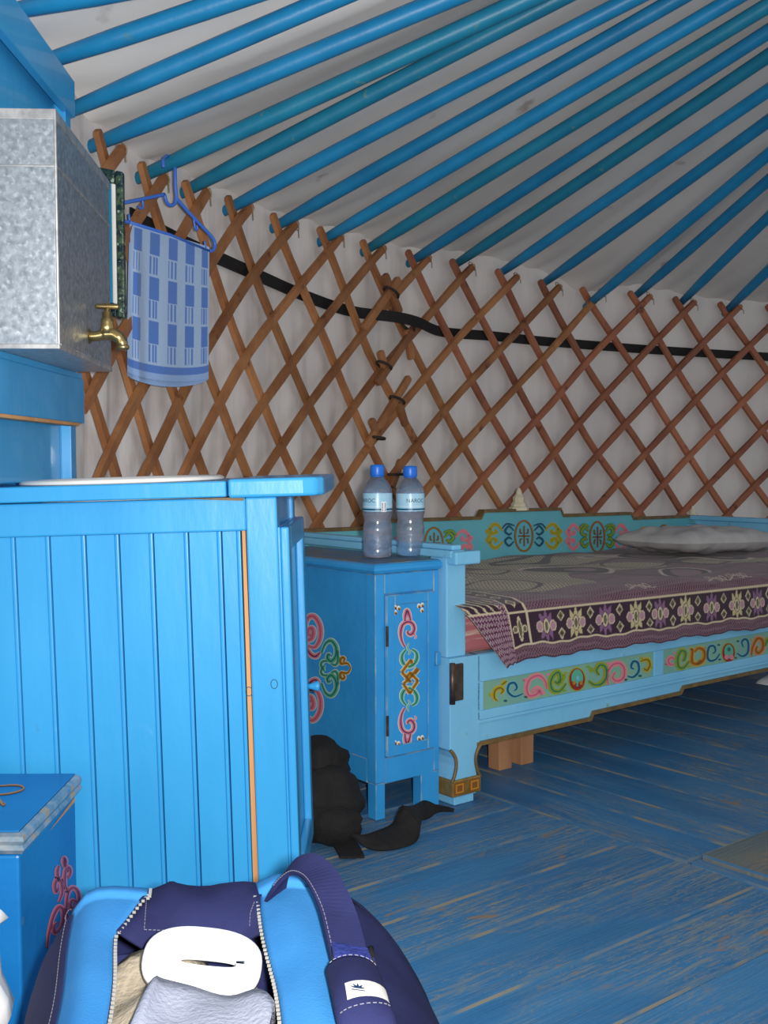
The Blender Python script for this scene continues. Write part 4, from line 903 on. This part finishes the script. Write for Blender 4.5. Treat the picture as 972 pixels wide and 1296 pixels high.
for k, u in enumerate(fu):
    pc = PUR if k % 2 == 0 else (186, 172, 128)
    for sg in (-1, 1):
        for du, h in ((-.013, .018), (0, .024), (.013, .018)):
            a_ = du*38; xx = (SS-u-du)*math.cos(a_)-(TTm-(Lc+sg*.016))*sg*math.sin(a_); yy = (TTm-(Lc+sg*.016))*sg*math.cos(a_)+(SS-u-du)*math.sin(a_)
            paint_m((yy > -.006) & (yy < h) & (np.abs(xx) < .0068*np.clip(1-(yy/h)**2, 0, 1)+.0002), pc)
    paint_m(ell(u, Lc, .0125, .020) < 1, DK); paint_m(ell(u, Lc, .0105, .0175) < 1, CRM); paint_m(ell(u, Lc, .0060, .012) < 1, GRN)
    for sg in (-1, 1): paint_m(ell(u+sg*.024, Lc, .0125, .0135) < 1, CRM); paint_m(ell(u+sg*.024, Lc, .0095, .0105) < 1, PNK)
    for sg in (-1, 1):
        dd = np.abs(SS-u-st/2)/.014+np.abs(TTm-(Lc+sg*.021))/.014; paint_m(dd < 1, CRM); paint_m(dd < .72, GRN); paint_m(dd < .3, DK)
for k in range(14):      # upright border: diamonds
    dd = np.abs(SS-1.83)/.016+np.abs(TTm-(L2+.03+k*.05))/.018; paint_m(vert & (dd < 1), CRM); paint_m(vert & (dd < .7), GRN)
paint_m((ell(1.83, Lc, .008, .03) < 1) & bord, CRM); paint_m((ell(1.83, Lc, .005, .022) < 1) & bord, GRN)
for sg in (-1, 1): paint_m((ell(1.83+sg*.016, Lc, .009, .009) < 1) & bord, CRM); paint_m((ell(1.83+sg*.016, Lc, .006, .006) < 1) & bord, GRN)
for l in (L1, L2): paint_m((np.abs(TTm-l) < .0026) & (SS > 1.80), CRM)
for q in (1.80, 1.86): paint_m((np.abs(SS-q) < .003) & (TTm > L1), CRM)
lm = SS < 1.797; d1 = diam(.0125); paint_m(lm, (92, 44, 72)); paint_m(lm & (d1 > .25) & (d1 < .45), (186, 160, 166)); paint_m(lm & (d1 >= .45) & (d1 < .6), (70, 34, 60))
kb = lm & (TTm > L2+.006) & (TTm < L2+.06) & (SS < 1.775); paint_m(kb, DK); paint_m(kb & (np.abs(((SS-1.66)/.028+(TTm/.012)*.5) % 1-.5) < .13), CRM); paint_m(lm & (np.abs(TTm-L2-.005) < .003) & (SS < 1.777), CRM)
paint_m(TTm < .004, (70, 40, 58)); paint_m(SS < 1.660, (150, 138, 130))
pts = UU[..., None]*DU+VV[..., None]*DV; pts[..., 2] = ZZ
n_, m_ = SS.shape; idx = np.arange(n_*m_).reshape(n_, m_)
fc = np.stack([idx[:-1, :-1], idx[:-1, 1:], idx[1:, 1:], idx[1:, :-1]], -1).reshape(-1, 4)
me = bpy.data.meshes.new('bedspread'); pv = pts.reshape(-1, 3)
me.vertices.add(len(pv)); me.vertices.foreach_set('co', pv.ravel()); me.loops.add(fc.size); me.loops.foreach_set('vertex_index', fc.ravel().astype(np.int32))
me.polygons.add(len(fc)); me.polygons.foreach_set('loop_start', np.arange(0, fc.size, 4, dtype=np.int32)); me.polygons.foreach_set('loop_total', np.full(len(fc), 4, dtype=np.int32)); me.update(calc_edges=True); me.validate()
me.polygons.foreach_set('use_smooth', [True]*len(fc)); me.materials.append(attr_mat('woven wool', bump=.4, bscale=350))
bs_ = bpy.data.objects.new('bedspread', me); col.objects.link(bs_); put_colour(bs_, cols.reshape(-1, 3)); tag(bs_, 'purple woven bedspread with a flowered border hanging over the bed front', 'bedspread')

# ---- pillow
g = []; NU, NV = 44, 28; pc, ax_, ay_, hz = (3.225, 2.30), .315, .145, .046
for half in (1, -1):
    gg = []
    for j in range(NV+1):
        row = []
        for i in range(NU+1):
            x, y = -1+2*i/NU, -1+2*j/NV
            e = max(0, (1-x**4)*(1-y**4))**.55; inw = 1-.06*(1-abs(y)**2)*abs(x)**6-.0
            h = hz*e*(1+.07*math.sin(x*9+y*4)+.06*math.sin(y*11-x*5)+.05*math.sin(x*17))
            row.append(P(pc[0]+x*ax_*(1-.05*y*y), pc[1]+y*ay_*(1-.05*x*x),  .499+(h if half > 0 else -h*.85)-.010*x))
        gg.append(row)
    g.append(gg)
pm = MB(); pm.grid(g[0]); pm.grid(g[1], flip=True)
tag(pm.build('pillow', M_PILLOW, smooth=True), 'plain greyish white pillow lying at the head of the bed', 'pillow')

# ---- pale slipper on the floor under the bed
q = at_z(985, 862, 0)
sl = MB(); sl.grid([[np.array([q[0]+x*.10*DU[0], q[1]+x*.10*DU[1], 0])+DV*(y*.045*(1-.35*abs(x)))+np.array([0, 0, .001+.045*max(0, (1-x*x)*(1-y*y))**.5*(1 if x > -.2 else .6)]) for y in np.linspace(-1, 1, 13)] for x in np.linspace(-1, 1, 17)])
tag(sl.build('slipper', M_WHITE, smooth=True), 'pale slipper lying on the floor under the bed', 'slipper')

# ================================================================== BLACK RUCKSACK with straps on the floor
rk = thing('rucksack', (-.13, 2.27, 0), 'limp black rucksack on the floor between washstand and bedside cabinet', 'rucksack')
MB().grid(lump((-.140, 2.250, .075), (.095, .070, .085), (30, 20), .09, 3.0, True, 2.0)).build('bag_body', M_BLACKBAG, rk, smooth=True)
MB().grid(lump((-.140, 2.28, .145), (.062, .055, .062), (24, 16), .12, 3.6, False, 4.0)).build('hood', M_BLACKBAG, rk, smooth=True)
MB().grid(lump((-.105, 2.205, .045), (.055, .035, .045), (20, 14), .10, 3.3, True, 5.0)).build('pocket', M_BLACKBAG, rk, smooth=True)
def band(pts, wid, th, name, par, m, nrm=None):
    pth = catmull(pts, 6); n = len(pth); W = [np.asarray(wid[0])*(1-k/(n-1))+np.asarray(wid[1])*(k/(n-1)) for k in range(n)]; NN = []
    for k in range(n):
        t = pth[min(k+1, n-1)]-pth[max(k-1, 0)]; v = np.cross(t, W[k]); NN.append(v/np.linalg.norm(v))
    return MB().strip(pth, W, th, NN).build(name, m, par, bevel=0)
def ribbon(up, lo, name, th=.004):
    a, b = catmull([at_z(370+x/3.6, 900+y/3.6, z) for x, y, z in up], 5), catmull([at_z(370+x/3.6, 900+y/3.6, z) for x, y, z in lo], 5)
    return MB().grid([[p0*(1-t)+p1*t+np.array([0, 0, .004*math.sin(math.pi*t)]) for t in np.linspace(0, 1, 6)] for p0, p1 in zip(a, b)]).build(name, M_BLACKBAG, rk, smooth=True, solid=th)
ribbon([(252, 545, .035), (310, 566, .030), (385, 548, .028), (455, 515, .034), (476, 470, .050), (498, 432, .064)], [(262, 562, .03), (330, 620, .010), (400, 635, .004), (490, 625, .003), (568, 592, .006), (584, 520, .030)], 'shoulder_strap')
ribbon([(498, 432, .064), (530, 436, .058), (556, 428, .052), (590, 410, .046)], [(584, 520, .030), (584, 510, .028), (590, 498, .022), (622, 490, .014)], 'shoulder_strap')
ribbon([(560, 430, .044), (600, 409, .040), (660, 428, .030), (715, 442, .014), (738, 452, .008)], [(590, 496, .018), (622, 490, .014), (660, 462, .012), (710, 458, .006), (735, 461, .004)], 'strap_end')
band([at_z(428, 1060, .016), at_z(438, 1070, .010), at_z(446, 1085, .005)], ((.050, .006, 0), (.048, .004, 0)), .005, 'strap_end', rk, M_BLACKBAG)
# ================================================================== DUFFEL BAG in the foreground
df = thing('duffel_bag', (-.15, 1.0, 0), 'open navy duffel bag with light blue side panels full of clothes', 'bag')
colp = [(-.180, .003), (-.220, .05), (-.228, .12), (-.206, .200), (-.166, .268), (-.145, .291), (-.118, .290), (.038, .293), (.066, .305), (.100, .301), (.158, .268), (.208, .205), (.236, .13), (.230, .05), (.185, .003)]
rows = [(1.285, .80, .90), (1.262, .93, .985), (1.235, .99, 1.03), (1.20, 1.0, 1.03), (1.15, 1.0, 1.01), (1.10, 1.0, .99), (1.05, 1.0, .98), (1.0, 1.0, .975), (.95, 1.0, .97), (.90, 1.0, .97), (.85, 1.0, .97), (.80, .99, .97), (.76, .96, .95), (.735, .86, .88)]
def bagpt(c, Y, w_, h_):
    x, z = c; cx = -.168+.20*(1.15-Y)
    if -.150 < x < -.05: x += .034*min(1, max(0, (Y-1.12)/.09))*min(1, (x+.150)/.03)*max(0, min(1, (-.05-x)/.06+.0)) if x < -.10 else .034*min(1, max(0, (Y-1.12)/.09))*(-.05-x)/.05
    y = Y+.018*math.sin(z*14) if Y > 1.2 else Y-(.018*math.sin(z*14) if Y < .8 else 0)
    return np.array([cx+x*w_+.0015*math.sin(Y*30+z*30), y, z*h_+.0012*math.sin(Y*40+x*20)])
def cols_grid(c0, c1, r0=0, r1=None, n=4):
    cs = catmull([np.array(p) for p in colp[c0:c1+1]], n) if c1-c0 > 1 else [np.array(colp[c0])*(1-k/n)+np.array(colp[c1])*(k/n) for k in range(n+1)]
    rr = rows[r0:r1]; rr = catmull([np.array(r) for r in rr], 3)
    return [[bagpt(c, *r) for c in cs] for r in rr]
MB().grid(cols_grid(0, 4)).build('side_wall', M_NAVY, df, smooth=True, solid=.004); MB().grid(cols_grid(9, 14)).build('side_wall', M_NAVY, df, smooth=True, solid=.004)
MB().grid(cols_grid(4, 6)).build('light_panel', M_SKY, df, smooth=True, solid=.004); MB().grid(cols_grid(7, 9)).build('light_panel', M_SKY, df, smooth=True, solid=.004)
def endcap(r, nm):
    pts = [bagpt(c, *r) for c in catmull([np.array(p) for p in colp], 4)]; n = len(pts)
    c = np.mean(pts, 0); mb = MB(); mb.add(pts+[c+np.array([0, .012 if r[0] > 1 else -.012, 0])], [(k, k+1, n) for k in range(n-1)]+[(n-1, 0, n)]); mb.build(nm, M_NAVY, df, smooth=True)
endcap(rows[0], 'end_wall'); endcap(rows[-1], 'end_wall')
# far top panel between the zips, with a stitched pocket; near top panel closes the bag towards its handle
fp = [[], [], [], [], []]
for k, (Y, dz) in enumerate(((1.285, -.0), (1.262, .004), (1.235, .006), (1.19, -.004), (1.128, -.026))):
    r = np.array([np.interp(Y, [q[0] for q in rows][::-1], [q[j] for q in rows][::-1]) for j in range(3)])
    for i in range(13):
        t = i/12; c = np.array(colp[6])*(1-t)+np.array(colp[7])*t; q = bagpt(c, *r); q[2] += dz*math.sin(math.pi*min(1, max(0, t*1.0)))*1.0+.004*math.sin(t*9+Y*30); fp[k].append(q)
panel = MB().grid(fp).build('top_panel', M_NAVY, df, smooth=True, solid=.004)
MB().grid([[bagpt(np.array(colp[6])*(1-t)+np.array(colp[7])*t, Y, w_, h_) for t in np.linspace(0, 1, 7)] for Y, w_, h_ in rows[-4:]]).build('top_panel', M_NAVY, df, smooth=True, solid=.004)
MB().box(-.30, .02, .78, 1.25, .002, .008).build('bag_base', M_NAVY, df)
# inside lining: dark back below the top panel
MB().grid([[np.array([-.285+.185*t, 1.135+.02*math.sin(t*3), z]) for t in np.linspace(0, 1, 9)] for z in (.05, .15, .262)]).build('lining', M_NAVY, df, smooth=True)
# zips with teeth
def zipper(c, side):
    rr = catmull([np.array(r) for r in rows[2:-3]], 14); tm = MB(); pm_ = MB(); prev = None; edge = []
    for k, r in enumerate(rr):
        q = bagpt(colp[c], *r)+np.array([side*.003, 0, .001]); edge.append(q)
        if k % 2 == 0: tm.box(q[0]-.0017, q[0]+.0017, q[1]-.0008, q[1]+.0008, q[2]-.001, q[2]+.0016)
    tag(tm.build('zip_teeth', M_ZIP, df), None, None, None, 'stuff'); pm_.tube([e-np.array([side*.004, 0, .001]) for e in edge], .0022, n=6); pm_.build('zip_piping', M_NAVY, df, smooth=True)
zipper(6, 1); zipper(7, -1)
# pale stitch lines
def stitches(path, par, step=.0045, r=.00042):
    path = [np.asarray(p) for p in path]; mb = MB(); acc = 0
    for a, b in zip(path[:-1], path[1:]):
        L = np.linalg.norm(b-a); n = max(1, int(L/step)); t = (b-a)/n
        for k in range(n): mb.tube([a+t*k, a+t*(k+.62)], r, n=4)
    tag(mb.build('stitching', M_STITCH, par), None, None, None, 'stuff')
def on_panel(px, py):       # the far top panel seen through a pixel
    best = None
    d = ray(px, py); me_ = fp
    for k in range(4):
        for i in range(12):
            a, b, c, e = me_[k][i], me_[k][i+1], me_[k+1][i+1], me_[k+1][i]
            for tri in ((a, b, c), (a, c, e)):
                n = np.cross(tri[1]-tri[0], tri[2]-tri[0]); den = d@n
                if abs(den) < 1e-9: continue
                t = ((tri[0]-[0, 0, EYE])@n)/den; q = d*t+[0, 0, EYE]; ok = True
                for s0, s1 in ((0, 1), (1, 2), (2, 0)):
                    if np.cross(tri[s1]-tri[s0], q-tri[s0])@n < -1e-9: ok = False
                if ok: return q+np.array([0, -.0015, .0028])
    return None
for line in ([(187, 1122), (183, 1179)], [(183, 1179), (205, 1180), (225, 1176)], [(322, 1144), (317, 1158), (316, 1176)]):
    pp = [on_panel(line[k][0]*(1-t)+line[k+1][0]*t, line[k][1]*(1-t)+line[k+1][1]*t) for k in range(len(line)-1) for t in np.linspace(0, 1, 5)]
    pp = [p for p in pp if p is not None]
    if len(pp) > 1: stitches(pp, panel)
rr = catmull([np.array(r) for r in rows[1:-3]], 4)
stitches([bagpt(np.array(colp[4])*1.0+np.array([-.006, -.004]), *r)+np.array([-.003, 0, .0015]) for r in rr], df)
stitches([bagpt(np.array(colp[9])*1.0+np.array([.005, -.002]), *r)+np.array([.002, 0, .003]) for r in rr], df)
# webbing strap arching up from the back and running along the right side to the wrapped handle
sp = [at_z(347, 1140, .300), at_z(354, 1118, .325), at_z(366, 1101, .343), at_z(384, 1094, .352), at_z(402, 1104, .350), at_z(416, 1126, .343), at_z(428, 1155, .332), at_z(437, 1190, .322), at_z(444, 1222, .312)]
sw = [np.array(w_) for w_ in ((.020, .016, .0), (.016, .020, .012), (.018, .018, .018), (.026, .012, .016), (.033, .002, .010), (.036, -.002, .002), (.037, -.003, -.004), (.037, -.003, -.006), (.036, -.003, -.006))]
pth = catmull(sp, 6); wth = catmull(sw, 6); NN = []
for k in range(len(pth)):
    t = pth[min(k+1, len(pth)-1)]-pth[max(k-1, 0)]; v = np.cross(t, wth[k]); NN.append(v/np.linalg.norm(v))
strap = MB().strip(pth, wth, .004, NN).build('shoulder_strap', M_NAVY, df)
stitches([p-w_*.42+n_*(.0026 if n_[2] > 0 else -.0026) for p, w_, n_ in zip(pth[8:], wth[8:], NN[8:])], strap); 
wp_ = [at_z(445, 1199, .322), at_z(448, 1212, .320), at_z(450, 1223, .316)]
wb2 = MB().strip(catmull(wp_, 4), np.array([.038, -.003, -.006]), .005, np.array([.1, .3, .95])).build('webbing', M_WEB, df, bevel=.001)
for xx in (424, 470): MB().tube([at_z(xx-1, 1200, .321), at_z(xx+2, 1228, .314)], .0032, n=8).build('buckle', M_BLACK, df, smooth=True)
# wrapped handle pad with label
hc = [at_z(447, 1226, .314), at_z(452, 1240, .317), at_z(458, 1262, .317), at_z(463, 1285, .312), at_z(468, 1312, .300)]
hpth = catmull(hc, 5); gr = []
for k, p in enumerate(hpth):
    t = hpth[min(k+1, len(hpth)-1)]-hpth[max(k-1, 0)]; t /= np.linalg.norm(t); sx = np.array([1, -.08, -.12]); sx -= t*(sx@t); sx /= np.linalg.norm(sx); up = np.cross(sx, t)
    if up[2] < 0: up = -up
    gr.append([p+sx*(.0235*math.sin(a))+up*(.014*math.cos(a)-.004) for a in np.linspace(-1.9, 1.9, 17)])
pad = MB().grid(gr).build('handle_pad', M_NAVY, df, smooth=True, solid=.003)
k0 = 9; lab = [[gr[k][i]+(gr[k][8]-hpth[k])/np.linalg.norm(gr[k][8]-hpth[k])*.0022 for i in range(5, 14)] for k in range(9, 14)]
M_LAB = mat('off white label', S(196, 194, 190), None, rough=.8)
lb = tag(MB().grid(lab).build('cloth_label', M_LAB, pad, smooth=True), 'small cream cloth label with a blue leaf emblem')
lc = lab[2][2]; ex = (lab[2][6]-lab[2][2])/np.linalg.norm(lab[2][6]-lab[2][2]); ey = (lab[0][3]-lab[4][3]); ey /= np.linalg.norm(ey); en = np.cross(ex, ey); en = en if en[2] > 0 else -en
mb = MB()
for a in (-1.25, -.65, 0, .65, 1.25):
    dr = ex*math.sin(a)+ey*math.cos(a); sd = ex*math.cos(a)-ey*math.sin(a); b0 = lc+en*.0012-ey*.002
    mb.add([b0, b0+dr*.0035+sd*.0011, b0+dr*.0075, b0+dr*.0035-sd*.0011], [(0, 1, 2, 3)])
mb.strip([lc+en*.0012-ey*.0045-ex*.006, lc+en*.0012-ey*.0045+ex*.006], ey*.0008, .0003, en); mb.strip([lc+ex*.011+ey*.006+en*.0012, lc+ex*.011-ey*.006+en*.0012], ex*.0005, .0003, en)
mb.build('leaf_emblem', M_INK, lb)
stitches([gr[0][i]+np.array([0, -.001, .003]) for i in range(3, 14)], pad); stitches([gr[15][i]+np.array([0, 0, .004]) for i in range(3, 14)], pad)
MB().tube(catmull([np.array([.052, .98, .20]), np.array([.066, 1.03, .215]), np.array([.078, 1.0, .19]), np.array([.074, .95, .16])], 6), .008, n=8).build('side_loop', M_WEB, df, smooth=True)

# ---- clothes and a white oval lid in the bag
bg_ = []   # beige
for j in range(17):
    row = []
    for i in range(15):
        s_, t = i/14, j/16; x = -.285+.15*s_+.035*t; y = 1.125-.26*t
        row.append((x, y, .246+.026*math.sin(math.pi*min(1, s_*1.3))*(1-.3*t)+.006*math.sin(t*16+s_*5)+.004*math.sin(s_*14+t*6)))
    bg_.append(row)
tag(MB().grid(bg_).build('beige_garment', M_BEIGE, smooth=True, solid=.004), 'crumpled beige garment packed inside the duffel bag', 'garment')
gy = []
prof = [(160, 1300), (178, 1272), (196, 1246), (205, 1240), (235, 1246), (268, 1254), (300, 1262), (330, 1262), (346, 1268), (352, 1300)]
pp = [np.array(p, float) for p in prof]
top = [at_z(x, y, .281+.006*math.sin(k*.35)) for k, (x, y) in enumerate(catmull(pp[1:-1], 3))]
for j in range(12):
    t = j/11; gy.append([q+np.array([0, -.17*t, -.015*t*t+.004*math.sin(k*.45+t*4)+.002*math.sin(k*.8-t*7)-.0]) for k, q in enumerate(top)])
gy.insert(0, [q+np.array([0, .006, -.035]) for q in top])
tag(MB().grid(gy).build('grey_garment', M_GREY, smooth=True, solid=.004), 'folded grey shirt lying over the clothes inside the duffel bag', 'garment')
# oval lid: facing the camera, tilted back
wl = thing('oval_lid', at_z(257, 1262, .27), 'glossy white oval plastic lid with a slot lying in the duffel bag', 'lid')
c0 = on_y(256, 1219, 1.065); nrm = np.array([.12, -.72, .68]); nrm /= np.linalg.norm(nrm); exx = np.array([1., 0, -.09]); exx -= nrm*(exx@nrm); exx /= np.linalg.norm(exx); eyy = np.cross(nrm, exx)
if eyy[2] < 0: eyy = -eyy
def sup(a, rx, ry, p=2.6):
    c, s_ = math.cos(a), math.sin(a); return math.copysign(abs(c)**(2/p), c)*rx, math.copysign(abs(s_)**(2/p), s_)*ry
RX, RY = .0585, .0345
def lid_loop(kx, ky, h, ox=.006, oy=-.002, p=2.6): return [c0+exx*(sup(a, kx, ky, p)[0]+ox)+eyy*(sup(a, kx, ky, p)[1]+oy)+nrm*h for a in np.linspace(0, 2*math.pi, 49)]
ring = [lid_loop(.0265, .0026, .0060), lid_loop(.0268, .0028, .0090), lid_loop(.0278, .0036, .0100)]   # the slot is cut right through the shell
for (k, h) in ((.55, .0098), (.85, .0088), (.95, .0065), (1.0, .002), (1.0, -.008), (.9, -.011)): ring.append(lid_loop(RX*k, RY*k, h, 0, 0))
MB().grid(ring).build('lid_shell', M_WHITE, wl, smooth=True)
